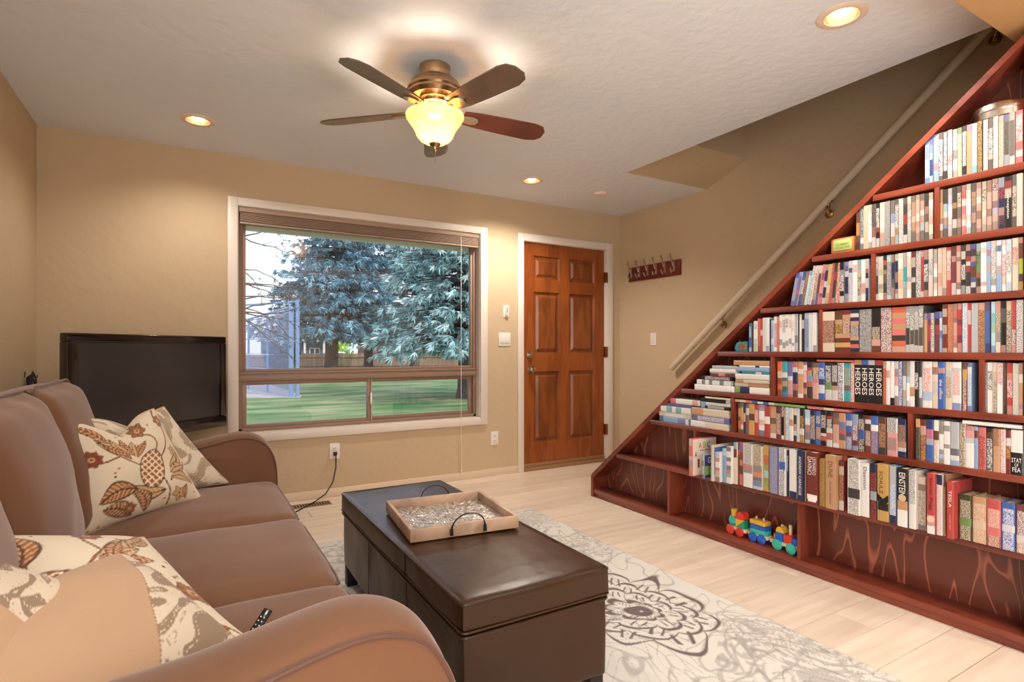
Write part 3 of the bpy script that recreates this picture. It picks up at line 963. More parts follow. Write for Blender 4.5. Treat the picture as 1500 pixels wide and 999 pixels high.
for i in range(3):
    y0, y1 = SY[i], SY[i + 1]
    if i == 0: y0 = AY0 + .06
    tl = math.radians(-13)
    Rm = Matrix.Rotation(tl, 3, 'Y')
    # local: x depth, y width, z height
    c = (-.425, (y0 + y1) / 2, .70); h = (.105, (y1 - y0) / 2 - .003, .255)
    V, F = soft_box(c, h, .075, (.05, 0.0, .012), 18, Rm, .008, i * 5 + 2)
    s = MB().add(V, F, 0, True).build('back_cushion', M['cloth'], sofa)
    Rl = Rm @ Matrix(((0, 0, 1), (0, 1, 0), (1, 0, 0)))
    pipe_loop(c, (h[2] + .004, h[1]), .07, .070, Rl, s)

# ================================================================== PRINTED PILLOWS
def cattr(me, name, cols):
    at = me.color_attributes.new(name, 'FLOAT_COLOR', 'POINT')
    a = np.ones((len(cols), 4), dtype=np.float32); a[:, :3] = cols
    at.data.foreach_set('color', a.ravel())
def LC(c): return np.array(lin(c))
def paint(img, mask, col):
    m = np.clip(mask, 0, 1)[..., None]
    img[:] = img * (1 - m) + np.array(col) * m
def ell(U, V, cx, cy, a, b, rot=0):
    c, s = math.cos(rot), math.sin(rot)
    x = (U - cx) * c + (V - cy) * s; y = -(U - cx) * s + (V - cy) * c
    return np.sqrt((x / a) ** 2 + (y / b) ** 2), x, y
def fill(d, e=0.06): return np.clip((1 - d) / e + .5, 0, 1)
def leaf(U, V, cx, cy, l, w_, rot, bend=0.0):
    c, s = math.cos(rot), math.sin(rot)
    x = ((U - cx) * c + (V - cy) * s) / l; y = (-(U - cx) * s + (V - cy) * c)
    y = y - bend * np.sin(np.clip(x, 0, 1) * PI)
    wd = w_ * np.sin(np.clip(x, 0, 1) * PI) ** .8
    return np.where((x > 0) & (x < 1), np.clip((wd - np.abs(y)) / .006 + .5, 0, 1), 0), x, y
def stroke(U, V, pts, wd):
    d = np.full(U.shape, 9.0)
    for (x0, y0), (x1, y1) in zip(pts, pts[1:]):
        dx, dy = x1 - x0, y1 - y0
        t = np.clip(((U - x0) * dx + (V - y0) * dy) / (dx * dx + dy * dy + 1e-9), 0, 1)
        d = np.minimum(d, np.hypot(U - x0 - t * dx, V - y0 - t * dy))
    return np.clip((wd - d) / .004 + .5, 0, 1)
BR = LC((150, 92, 48)); DK = LC((84, 52, 34)); RU = LC((158, 92, 40)); TN = LC((198, 156, 106)); PK = LC((218, 186, 142))
def jacobean(U, V, seed=0):
    rnd = random.Random(seed)
    img = np.empty(U.shape + (3,)); img[:] = LC((220, 204, 178))
    def fl(cx, cy, s, col=BR, rot=0.0, n=5):
        for k in range(n):
            a = rot + 2 * PI * k / n
            m1, _, _ = leaf(U, V, cx, cy, s, s * .34, a); paint(img, m1, DK)
            m1, _, _ = leaf(U, V, cx, cy, s * .92, s * .26, a); paint(img, m1, col)
        d, _, _ = ell(U, V, cx, cy, s * .28, s * .28); paint(img, fill(d), TN)
        d, _, _ = ell(U, V, cx, cy, s * .12, s * .12); paint(img, fill(d), DK)
    def lf(cx, cy, l, w_, rot, bend=0.03, col=BR):
        m1, x, y = leaf(U, V, cx, cy, l, w_, rot, bend); paint(img, m1, DK)
        m1, x, y = leaf(U, V, cx + .01 * l * math.cos(rot), cy + .01 * l * math.sin(rot), l * .95, w_ * .8, rot, bend); paint(img, m1, col)
        paint(img, m1 * (np.abs(np.sin(x * 26 + np.abs(y) * 60)) > .8) * .7, PK)
        paint(img, m1 * (np.abs(y) < w_ * .09), DK)
    # vines
    for pts in ([(.05, .92), (.2, .80), (.30, .62), (.46, .50), (.60, .40), (.66, .2), (.62, .04)], [(.66, .5), (.8, .62), (.9, .78), (.86, .93), (.95, 1.0)], [(.70, .28), (.84, .30), (.94, .42), (1, .44)], [(.3, .62), (.16, .56), (.06, .60)], [(.55, .9), (.68, .82), (.72, .7), (.66, .62)]):
        sm = smooth(pts, 3); paint(img, stroke(U, V, sm, .008), DK); paint(img, stroke(U, V, sm, .0035), RU)
    # scrolling dotted trunk and leaves
    lf(.04, .95, .34, .05, -.85, .05, RU); lf(.16, .80, .32, .06, -.75, .04, TN); lf(.36, .60, .26, .06, 2.4, -.03, TN)
    lf(.30, .30, .34, .075, -.35, -.05, TN); lf(.34, .27, .26, .06, -1.2, .04, BR); lf(.08, .22, .30, .09, .15, .05, RU); lf(.10, .16, .26, .07, -.5, .03, BR)
    lf(.74, .40, .22, .055, .7, -.03, TN); lf(.72, .34, .20, .05, .2, .03, TN); lf(.70, .30, .24, .05, -.4, .04, TN)
    # pineapple with lattice
    d, x, y = ell(U, V, .56, .44, .13, .22, -.35)
    paint(img, fill(d, .03), DK); d2, x, y = ell(U, V, .56, .44, .120, .208, -.35)
    inn = fill(d2, .03); paint(img, inn, BR)
    lat = (np.abs(np.sin((x + y) * 42)) > .90) | (np.abs(np.sin((x - y) * 42)) > .90)
    paint(img, inn * lat * .95, LC((238, 216, 184)))
    for k in range(5): lf(.46 - .01 * k, .60 + .012 * k, .24, .042, .9 + k * .45, .02, TN if k % 2 else RU)
    fl(.10, .62, .085, LC((140, 62, 34)), .2, 8); fl(.74, .12, .08, TN, .6, 5); fl(.86, .56, .06, TN, .1, 5); fl(.62, .93, .09, BR, .4, 6); fl(.90, .88, .07, RU, .9, 6); fl(.30, .10, .06, BR, .3, 6)
    for k in range(26):
        a = rnd.random(); b = rnd.random()
        d, _, _ = ell(U, V, a, b, .010, .010); paint(img, fill(d, .2), rnd.choice([DK, RU, BR]))
    lf(.80, .05, .16, .03, 1.2, .02, BR); lf(.92, .18, .18, .03, 1.4, -.02, TN)
    return img
def nz(U, V, seed, f=1.0):
    r = np.random.RandomState(seed); o = np.zeros(U.shape)
    for k in range(10):
        a = r.uniform(0, 2 * PI); q = f * r.uniform(.6, 1.6) * 2 * PI; o += np.sin(U * q * math.cos(a) + V * q * math.sin(a) + r.uniform(0, 6.28))
    return o / 4.0
def damask(U, V, seed=0, dark=(168, 140, 108), light_=(214, 198, 172)):
    img = np.empty(U.shape + (3,)); img[:] = LC(light_)
    w1 = nz(U, V, seed, 2.2) * .09; w2 = nz(U, V, seed + 1, 2.2) * .09
    n = nz(U + w1, V + w2, seed + 2, 5.0)
    paint(img, np.clip((n - .12) / .05, 0, 1), LC(dark))
    paint(img, np.clip((.035 - np.abs(n - .55)) / .02, 0, 1), LC(light_))
    paint(img, np.clip((.025 - np.abs(n + .35)) / .02, 0, 1) * .8, LC(dark))
    return img
def two_tone(U, V, seed=0, edge=.52, sl=0.0):
    edge = edge + sl * V
    img = damask(U, V, seed, (146, 122, 96), (216, 198, 174))
    paint(img, np.clip((edge - U) / .004, 0, 1), LC((186, 150, 116)))
    paint(img, np.clip((.004 - np.abs(U - edge)) / .002, 0, 1), LC((150, 112, 76)))
    return img
def pillow(lb, corners, thick, painter, n=110, chop=0.0, flip=False, group=None, sag=.04, seed=1, wr=.006, inset=.075):
    """corners P00 P10 P11 P01 in metres; u along P00->P10, v along P00->P01"""
    P00, P10, P11, P01 = [Vector(c) for c in corners]
    g = np.linspace(0, 1, n + 1)
    U, V = np.meshgrid(g, g, indexing='ij')
    a, b = U * 2 - 1, V * 2 - 1
    Uc = .5 + (U - .5) * (1 - inset * (1 - np.abs(b) ** 2.2)); Vc = .5 + (V - .5) * (1 - inset * (1 - np.abs(a) ** 2.2))
    def bil(c00, c10, c11, c01): return c00 * (1 - Uc) * (1 - Vc) + c10 * Uc * (1 - Vc) + c11 * Uc * Vc + c01 * (1 - Uc) * Vc
    nrm = (P10 - P00).cross(P01 - P00).normalized()
    prof = ((1 - np.abs(a) ** 2.6) * (1 - np.abs(b) ** 2.6)) ** .55
    crease = np.exp(-(a / .10) ** 2) * np.clip((V - .45) / .55, 0, 1) * chop
    wrn = nz(U * 1.0, V * 1.0, seed + 40, 1.6) * wr * prof
    top = np.clip((V - .3) / .7, 0, 1)
    up = (P01 - P00 + P11 - P10).normalized()
    sagv = -chop * 2.2 * np.exp(-(a / .42) ** 2) * top ** 1.5
    V_ = []
    vsF = np.zeros(U.shape + (3,)); vsB = np.zeros(U.shape + (3,))
    for ci in range(3):
        base = bil(P00[ci], P10[ci], P11[ci], P01[ci]) + up[ci] * sagv
        vsF[..., ci] = base + nrm[ci] * (thick * .5 * prof - crease * .5 + wrn)
        vsB[..., ci] = base - nrm[ci] * (thick * .5 * prof - crease * .3)
    pts = np.concatenate([vsF.reshape(-1, 3), vsB.reshape(-1, 3)]); N_ = (n + 1) ** 2
    idx = np.arange(N_).reshape(n + 1, n + 1)
    q = np.stack([idx[:-1, :-1], idx[1:, :-1], idx[1:, 1:], idx[:-1, 1:]], -1).reshape(-1, 4)
    fs = np.concatenate([q, q[:, ::-1] + N_])
    c0 = pts.mean(0); lo = pts.min(0)
    org = Vector((c0[0], c0[1], lo[2]))
    me = bpy.data.meshes.new('throw_pillow')
    me.from_pydata((pts - np.array(org)).tolist(), [], fs.tolist())
    img = painter(U, V).reshape(-1, 3)
    cattr(me, 'base', np.concatenate([img, img[::-1] * 0 + img]))
    me.polygons.foreach_set('use_smooth', [True] * len(me.polygons)); me.materials.append(M['pillow_print']); me.update()
    bm = bmesh.new(); bm.from_mesh(me); bmesh.ops.remove_doubles(bm, verts=bm.verts, dist=1e-5); bm.to_mesh(me); bm.free()
    root = empty('throw_pillow', org, lb, 'pillow', group)
    o = bpy.data.objects.new('cover', me); lk(o); o.parent = root
    e = vsF
    bd = [e[i, 0] for i in range(0, n, 3)] + [e[n, j] for j in range(0, n, 3)] + [e[n - i, n] for i in range(0, n, 3)] + [e[0, n - j] for j in range(0, n, 3)]
    MB().tube([Vector(p) for p in bd], .0032, 6, closed=True).build('edge_cord', M['pillow_pipe'], root)
    return root
GP = 'throw pillows on the sofa'
pillow('damask patterned pillow standing behind the floral pillow at the far arm',
       [(-.20, 2.60, .475), (.165, 2.86, .475), (-.085, 2.76, .845), (-.325, 2.53, .835)], .12, lambda U, V: damask(U * .8, V * .8, 5, (170, 150, 124), (222, 208, 186)), chop=.028, group=GP, seed=3)
pillow('cream pillow with brown pineapple and leaf print at the far end',
       [(-.30, 2.29, .47), (.058, 2.60, .47), (-.115, 2.64, .850), (-.375, 2.36, .845)], .16, lambda U, V: jacobean(U, V, 1), chop=.030, group=GP, seed=7)
pillow('floral print pillow lying behind the two-tone pillows at the near arm',
       [(-.34, 1.14, .50), (.13, 1.25, .475), (-.09, 1.60, .635), (-.42, 1.52, .72)], .15, lambda U, V: jacobean(1 - V, U, 2), group=GP, seed=11)
pillow('cream and damask pillow half hidden at the left edge, behind the tan one',
       [(-.22, .98, .53), (-.17, 1.28, .655), (-.385, 1.38, .735), (-.47, 1.06, .66)], .13, lambda U, V: two_tone(U, V, 9, .55), group=GP, seed=15)
pillow('tan and damask pillow leaning on the near arm, nearest to the camera',
       [(-.22, .90, .50), (.088, 1.25, .50), (-.12, 1.44, .660), (-.37, 1.12, .655)], .125, lambda U, V: two_tone(U, V, 21, .56, .40), group=GP, seed=19, inset=.0)

rm = empty('remote_control', (.13, 1.31, .475), 'thin black remote control tucked beside the near floral pillow', 'remote')
ra = Vector((.055, .045, .052)).normalized(); rw = Vector((.75, -.55, -.25)); rw = (rw - ra * rw.dot(ra)).normalized(); rn = ra.cross(rw)
def RB(s0, s1, w0, w1, d0, d1, nm, m_, b=.001):
    mb = MB().bbox(s0, s1, w0, w1, d0, d1, b)
    mb.v = [tuple(Vector((.105, 1.275, .475)) + ra * p[0] + rw * p[1] + rn * p[2]) for p in mb.v]
    return mb.build(nm, m_, rm)
RB(0, .078, -.0095, .0095, -.004, .004, 'case', M['black'], .0025)
for k in range(6):
    for s in (-.005, .005):
        for sd in (-1, 1):
            RB(.012 + k * .009, .015 + k * .009, s * .8 - .0014, s * .8 + .0014, sd * .004, sd * .0048, 'button', M['nickel'], .0003)

# ================================================================== OTTOMAN AND TRAY
OX0, OX1, OYa, OYb = 0.615, 1.10, 1.305, 2.605
ot = empty('storage_ottoman', (0.86, 1.95, 0), 'long dark brown leather storage ottoman on the rug', 'ottoman')
V, F = soft_box(((OX0 + OX1) / 2, (OYa + OYb) / 2, .389), ((OX1 - OX0) / 2 + .004, (OYb - OYa) / 2 + .004, .041), .014, (0, 0, .006), 22, None, .0035, 3)
lid = MB().add(V, F, 0, True).build('lid', M['leather'], ot)
V, F = soft_box(((OX0 + OX1) / 2, (OYa + OYb) / 2, .222), ((OX1 - OX0) / 2 - .004, (OYb - OYa) / 2 - .004, .120), .012, (0, 0, 0), 22, None, .004, 8)
body = MB().add(V, F, 0, True).build('body', M['leather'], ot)
def rect_tube(x0, x1, y0, y1, z, r, rr=.014):
    pts = []
    for cx, cy, a0 in ((x1 - rr, y1 - rr, 0), (x0 + rr, y1 - rr, 90), (x0 + rr, y0 + rr, 180), (x1 - rr, y0 + rr, 270)):
        for k in range(4):
            a = math.radians(a0 + k * 30); pts.append((cx + rr * math.cos(a), cy + rr * math.sin(a), z))
    # subdivide long runs
    out = []
    for i in range(len(pts)):
        a = Vector(pts[i]); b = Vector(pts[(i + 1) % len(pts)]); k = max(1, int((b - a).length / .05))
        out += [a.lerp(b, j / k) for j in range(k)]
    return MB().tube(out, r, 7, closed=True)
rect_tube(OX0 - .001, OX1 + .001, OYa - .001, OYb + .001, .424, .0045).build('piping', M['leather'], lid)
rect_tube(OX0 - .003, OX1 + .003, OYa - .003, OYb + .003, .352, .0035).build('piping', M['leather'], lid)
rect_tube(OX0 + .001, OX1 - .001, OYa + .001, OYb - .001, .337, .0050).build('piping', M['leather'], body)
for y in (OYa + .433, OYa + .866):
    MB().tube([(OX0 - .003, y, .425), (OX0 - .0035, y, .39), (OX0 - .003, y, .352)], .0016, 5).build('seam', M['leather_seam'], lid)
    MB().tube([(OX0 + .001, y, .334), (OX0 + .0005, y, .22), (OX0 + .001, y, .105)], .0016, 5).build('seam', M['leather_seam'], body)
    MB().tube([(OX1 - .001, y, .334), (OX1 - .0005, y, .22), (OX1 - .001, y, .105)], .0016, 5).build('seam', M['leather_seam'], body)
for x in (OX0 + .035, OX1 - .035):
    for y in (OYa + .035, OYb - .035):
        MB().bbox(x - .024, x + .024, y - .024, y + .024, .012, .104, .003).build('leg', M['black_matte'], ot)

tray = empty('serving_tray', (.865, 1.955, .4375), 'square wooden serving tray lined with shimmering mosaic on the ottoman', 'tray')
ta = math.radians(-6.0); tc_ = (.865, 1.957)
tx = rotz(tc_, ta)
th = .20; z0 = .4385
def TBX(x0, x1, y0, y1, za, zb, nm, m_, b=.0015):
    return MB().bbox(tc_[0] + x0, tc_[0] + x1, tc_[1] + y0, tc_[1] + y1, za, zb, b).xf(tx).build(nm, m_, tray)
TBX(-th, th, -th, -th + .013, z0, z0 + .043, 'side_panel', M['traywood']); TBX(-th, th, th - .013, th, z0, z0 + .043, 'side_panel', M['traywood'])
TBX(-th, -th + .013, -th + .013, th - .013, z0, z0 + .043, 'side_panel', M['traywood']); TBX(th - .013, th, -th + .013, th - .013, z0, z0 + .043, 'side_panel', M['traywood'])
TBX(-th + .01, th - .01, -th + .01, th - .01, z0, z0 + .008, 'bottom', M['traywood'])
# mosaic chips, each a slightly tilted tile
mo = MB(); rnd = random.Random(3); nn = 34; cs = (2 * th - .03) / nn
for i in range(nn):
    for j in range(nn):
        cx = tc_[0] - th + .015 + (i + .5) * cs + rnd.uniform(-.001, .001); cy = tc_[1] - th + .015 + (j + .5) * cs + rnd.uniform(-.001, .001)
        s = cs * rnd.uniform(.38, .49); a = rnd.uniform(-.5, .5); tzx, tzy = rnd.uniform(-.12, .12), rnd.uniform(-.12, .12)
        q = []
        for dx, dy in ((-1, -1), (1, -1), (1, 1), (-1, 1)):
            px, py = (dx * math.cos(a) - dy * math.sin(a)) * s, (dx * math.sin(a) + dy * math.cos(a)) * s
            q.append((cx + px, cy + py, z0 + .0105 + px * tzx + py * tzy))
        mo.add(q, [(0, 1, 2, 3)])
mo.xf(tx).build('mosaic_tiles', M['mosaic'], tray, kind='stuff')
for sy, oy in ((-1, -th - .003), (1, th + .003)):
    pts = []
    for k in range(17):
        t = k / 16; a = PI * t
        pts.append((tc_[0] + .005 - .062 * math.cos(a), tc_[1] + oy + sy * .012 * math.sin(a), z0 + .018 + .062 * math.sin(a) ** .8))
    h = MB().tube(pts, [.0055] * 2 + [.0042] * 13 + [.0055] * 2, 8, flat=.5)
    for s in (-1, 1):
        h.bbox(tc_[0] + .005 + s * .062 - .006, tc_[0] + .005 + s * .062 + .006, tc_[1] + oy - .003, tc_[1] + oy + .003, z0 + .006, z0 + .030, .001)
    h.xf(tx).build('handle', M['strap'], tray)

# ================================================================== RUG
RX0, RX1, RY0, RY1 = .49, 2.012, 0.74, 3.205
sx_, sy_ = 300, 480
gx = np.linspace(RX0, RX1, sx_ + 1); gy = np.linspace(RY0, RY1, sy_ + 1)
X, Y = np.meshgrid(gx, gy, indexing='ij')
rimg = np.empty(X.shape + (3,)); rimg[:] = LC((214, 208, 198))
wx = nz(X, Y, 3, 1.6) * .035; wy = nz(X, Y, 4, 1.6) * .035
def flower(cx, cy, R0, col, n=8, layers=4, th_=.014, rot=0.0, strength=1.0):
    dx, dy = X + wx * 1.5 + nz(X, Y, 55, 5) * .008 - cx, Y + wy * 1.5 + nz(X, Y, 56, 5) * .008 - cy
    r = np.hypot(dx, dy); t = np.arctan2(dy, dx) + rot
    m = np.zeros(X.shape)
    for k in range(layers):
        rk = R0 * (k + 1) / layers
        lobes = n
        ph = (k % 2) * PI / lobes
        pet = rk * (.80 + .22 * np.abs(np.sin((t + ph) * lobes / 2)) ** .7)
        m = np.maximum(m, np.clip((th_ * (.6 + .5 * np.abs(np.sin((t + ph) * lobes / 2))) - np.abs(r - pet)) / .006, 0, 1))
        # curling tips between the petals
        spn = np.abs(((t + ph) * lobes / (2 * PI)) % 1 - .5)
        m = np.maximum(m, np.clip((.05 - np.abs(spn - .30 * (1.2 - r / (rk + 1e-6)))) / .03, 0, 1) * (r < rk * .86) * (r > rk * .62))
    m = np.maximum(m, np.clip((R0 * .07 - np.abs(r - R0 * .08)) / .006, 0, 1))
    paint(rimg, m * strength, LC(col))
n1 = nz(X + wx * 2.2, Y + wy * 2.2, 9, 2.6)
scroll = np.clip((.16 - np.abs(np.sin(n1 * 6.0))) / .09, 0, 1)
n2 = nz(X + wy * 3, Y + wx * 3, 19, 6.0)
paint(rimg, scroll * np.clip(.55 + nz(X, Y, 23, 1.2) * .4, .1, .8), LC((124, 114, 106)))
paint(rimg, np.clip((.14 - np.abs(n2 - .2)) / .08, 0, 1) * .55, LC((146, 136, 128)))
rnd = random.Random(12)
for (cx, cy, r_, cl, n_) in [(1.78, 1.05, .40, (148, 142, 136), 9), (1.92, 1.30, .22, (156, 146, 138), 7), (1.55, .55, .36, (150, 144, 138), 9), (1.95, .45, .30, (146, 138, 130), 8), (1.88, 2.42, .24, (150, 140, 132), 8), (1.60, 2.90, .26, (146, 136, 128), 8), (1.92, 3.0, .18, (150, 140, 130), 7),
                             (1.25, .95, .28, (164, 112, 104), 8), (.35, 2.95, .26, (150, 140, 130), 8), (.8, 3.0, .2, (140, 130, 122), 7), (1.2, 2.85, .2, (120, 90, 84), 7)]:
    flower(cx, cy, r_, cl, n_, 5, .010, rnd.random(), .55)
flower(1.60, 1.76, .36, (88, 64, 66), 9, 4, .013, .3, .95)
ac = lambda t: np.clip(t, 0, 1)
edge = np.minimum(np.minimum(X - RX0, RX1 - X), np.minimum(Y - RY0, RY1 - Y))
zz = .0105 + .0008 * nz(X, Y, 77, 9) - .004 * np.exp(-edge / .006)
pts = np.stack([X, Y, zz], -1).reshape(-1, 3)
idx = np.arange((sx_ + 1) * (sy_ + 1)).reshape(sx_ + 1, sy_ + 1)
q = np.stack([idx[:-1, :-1], idx[1:, :-1], idx[1:, 1:], idx[:-1, 1:]], -1).reshape(-1, 4)
me = bpy.data.meshes.new('rug_pile'); me.from_pydata(pts.tolist(), [], q.tolist()); cattr(me, 'base', rimg.reshape(-1, 3))
me.materials.append(M['rug']); me.polygons.foreach_set('use_smooth', [True] * len(me.polygons)); me.update()
rug = empty('area_rug', (0, 0, 0), 'cream area rug with grey scrolls and a dark flower motif', 'rug')
o = bpy.data.objects.new('pile', me); lk(o); o.parent = rug
MB().bbox(RX0, RX1, RY0, RY1, 0.0006, .0085, .002).build('rug_backing', M['rugedge'], rug)

# ================================================================== BOOKCASE UNDER THE STAIR
BX, BB = 2.58, 2.715
SH = [(1.758, [1.061]), (1.530, [1.300]), (1.300, [1.532]), (1.075, [1.784, .916]), (.850, [2.023, 1.156]), (.633, [2.283, 1.418]), (.360, [2.493, 1.640]), (.060, [])]
ST = .027
YE = .79
def slope_z(y): return .174 + .833 * (3.239 - y)      # outer top line of the sloped side
def slope_y(z): return 3.239 - (z - .174) / .833
bc = empty('bookcase', (2.65, 2.0, 0), 'tall red-brown stained triangular bookcase built under the stair slope', 'bookcase')
bk = lambda mb, nm, m_='cherry': mb.build(nm, M[m_], bc)
# sloped side board
ytop = slope_y(2.25)
T = .030
bk(MB().prism([(3.259, 0), (3.259, .150), (3.245, .172), (ytop, 2.25), (ytop - .0, 2.25 - T), (3.232, .142), (3.232, 0)], 'x', BX, BB), 'sloped_side')
for i, (z, dv) in enumerate(SH):
    yl = slope_y(z + .02) if z > .1 else 3.238
    hgt = ST if z > .1 else .028
    bk(MB().bbox(BX, BB, YE, yl - .012, z - hgt, z, .002), 'shelf')
zt = [SH[0][0]]
tops = [2.2] + [s[0] - ST for s in SH[:-1]]
for i, (z, dv) in enumerate(SH[:-1]):
    lower = SH[i + 1][0]
    for y in dv:
        bk(MB().bbox(BX, BB, y - .009, y + .009, lower, z - ST, .0015), 'divider', 'cherry_v')
bk(MB().bbox(BX, BB, YE - .02, YE, 0, slope_z(YE) - T, .002), 'end_panel', 'cherry_v')
bk(MB().bbox(BX + .012, BX + .024, YE, 3.225, 0, .034, .001), 'kick_board')
# plywood back in two sheets, visible joint
def back(y0, y1):
    poly = [(y0, 0.01), (y1, .01)]
    za = slope_z(y1) - .02; zb = min(slope_z(y0) - .02, 2.24)
    poly += [(y1, za)]
    if zb >= 2.24: poly += [(slope_y(2.26), 2.24)]
    poly += [(y0, zb)]
    return MB().prism(poly, 'x', BB, BB + .012)
bk(back(YE - .02, 1.897), 'back_panel', 'ply'); bk(back(1.900, 3.236), 'back_panel', 'ply')
# stair body behind
sp = [(3.20, 0)]
n_ = 12
for k in range(n_):
    yy = 3.20 - k * .235; sp += [(yy, (k + 1) * .187), (yy - .235, (k + 1) * .187)]
sp += [(3.20 - n_ * .235, 0)]
MB().prism(sp, 'x', BB + .03, RX - .01).build('wall_staircase', mat('stair_carpet', (150, 128, 104), 0.95), kind='structure')

# ------------------------------------------------------------------ books
ORD = ['first', 'second', 'third', 'fourth', 'fifth', 'sixth', 'seventh', 'eighth', 'ninth', 'tenth', 'eleventh', 'twelfth', 'thirteenth', 'fourteenth', 'fifteenth', 'sixteenth', 'seventeenth', 'eighteenth', 'nineteenth', 'twentieth']
jr = random.Random(9)
def jit(c, a=.06):
    f = 1 + jr.uniform(-a, a)
    m_ = sum(lin(c)) / 3
    return tuple(min(1, (x * .70 + m_ * .15 + .008) * f) for x in lin(c))
def band_list(s):
    return [(m_.group(1), int(m_.group(2)), bool(m_.group(3))) for m_ in re.finditer(r'([A-Za-z])(\d)(\.?)', s)]
def bookmesh(name, x0, depth, w_, h, bands, ink, style, lean=0.0, pages=False, flat=False):
    """volume with its spine at local x=0 facing -x; y in +-w/2, z from 0.  flat: lying on its side (w along z, h along y)"""
    bands = [(b[0], b[1] * (jr.uniform(.62, 1.5) if len(bands) > 2 and style != 's' else 1), b[2]) for b in bands]
    tot = sum(b[1] for b in bands)
    zs_ = [h]; a = h
    for b in bands:
        a -= h * b[1] / tot; zs_.append(max(a, 0))
    zs_[-1] = 0
    if style == 'd':
        tt = [0, .07, .22, .78, .93, 1]; xo = [.0012, .0, .0006, .0006, 0, .0012]
        rim = True
    elif style == 's':
        tt = [0, .05, .2, .8, .95, 1]; xo = [0.0006, 0, 0, 0, 0, .0006]; rim = False
    else:
        tt = [0, .1, .25, .75, .9, 1]; xo = [.0024, .0008, 0, 0, .0008, .0024]; rim = False
    V = []; F = []; CB = []; CI = []
    nc = len(tt)
    for z in zs_:
        for t, x in zip(tt, xo): V.append((x, w_ / 2 - t * w_, z))
    base_cols = []
    ikc = jit(CODES[ink], .02) if ink else None
    if ikc: ikc = tuple(a_ * .8 + .2 * b_ for a_, b_ in zip(ikc, lin(CODES[max(bands, key=lambda q: q[1])[0]])))
    for bi, (c, wt, letter) in enumerate(bands):
        col = jit(CODES[c])
        if style == 'd':
            if not bi: mc_ = jit(CODES[max(bands, key=lambda q: q[1])[0]], .02)
            col = tuple(a_ * .58 + b_ * .42 for a_, b_ in zip(col, mc_))
        elif style == 'b' and len(bands) > 3:
            if not bi: mc_ = jit(CODES[max(bands, key=lambda q: q[1])[0]], .02)
            col = tuple(a_ * .74 + b_ * .26 for a_, b_ in zip(col, mc_))
        for k in range(nc - 1):
            a = bi * nc + k
            F.append((a, a + 1, a + nc + 1, a + nc))
            cc = col
            if rim and k in (0, nc - 2):
                cc = tuple(x * .45 + y_ * .55 for x, y_ in zip(col, lin((190, 186, 180) if bands[0][0] in 'weslai' else (80, 74, 70))))
            CB.append(cc); CI.append(ikc if (letter and ikc and 1 <= k <= nc - 3 + 1 and k not in (0, nc - 2)) else cc)
        base_cols.append(col)
    main = base_cols[max(range(len(bands)), key=lambda i: bands[i][1])]
    nb_ = len(bands)
    L_ = [i * nc for i in range(nb_ + 1)]; R_ = [i * nc + nc - 1 for i in range(nb_ + 1)]
    o = len(V)
    ins = .0 if not pages else .0025
    if not pages:
        V += [(depth, w_ / 2, h), (depth, -w_ / 2, h), (depth, -w_ / 2, 0), (depth, w_ / 2, 0)]
        F.append(tuple(L_[::-1]) + (o, o + 3)[::1]); F.append(tuple(R_) + (o + 2, o + 1))
        F.append(tuple(range(nc)) + (o + 1, o)); F.append(tuple(range(nb_ * nc, nb_ * nc + nc))[::-1] + (o + 3, o + 2)); F.append((o, o + 1, o + 2, o + 3))
        side = main if style != 'd' else lin((96, 92, 88) if bands[0][0] not in 'wea' else (196, 194, 190))  # dark case sides: shadow of the gaps put into the colour
        for _ in range(5): CB.append(side); CI.append(side)
    else:
        tb = min(.0022, w_ * .12)
        # boards
        for s in (1, -1):
            o = len(V); ya, yb = s * w_ / 2, s * (w_ / 2 - tb)
            V += [(.002, ya, 0), (depth, ya, 0), (depth, yb, 0), (.002, yb, 0), (.002, ya, h), (depth, ya, h), (depth, yb, h), (.002, yb, h)]
            fs = [(0, 3, 2, 1), (4, 5, 6, 7), (0, 1, 5, 4), (1, 2, 6, 5), (2, 3, 7, 6), (3, 0, 4, 7)]
            F += [tuple(i + o for i in f) for f in fs]
            for _ in fs: CB.append(main); CI.append(main)
        # spine inside
        o = len(V)
        V += [(.004, w_ / 2 - tb, 0), (.004, -w_ / 2 + tb, 0), (.004, -w_ / 2 + tb, h), (.004, w_ / 2 - tb, h)]
        F.append((o, o + 1, o + 2, o + 3)); CB.append(main); CI.append(main)
    V = [Vector(v) for v in V]
    if flat:
        V = [Vector((v.x, h / 2 - v.z, v.y + w_ / 2)) for v in V]
    if lean:
        a = math.radians(lean)
        V = [Vector((v.x, (v.y + w_ / 2) * math.cos(a) - v.z * math.sin(a) - w_ / 2, (v.y + w_ / 2) * math.sin(a) + v.z * math.cos(a))) for v in V]
    me = bpy.data.meshes.new(name)
    me.from_pydata([v[:] for v in V], [], F)
    me.materials.append(M['spine'])
    for nm_, cols in (('base', CB), ('ink', CI)):
        at = me.color_attributes.new(nm_, 'FLOAT_COLOR', 'CORNER')
        arr = []
        for f, c in zip(F, cols): arr += [(*c, 1)] * len(f)
        at.data.foreach_set('color', np.array(arr, dtype=np.float32).ravel())
    me.update()
    return me
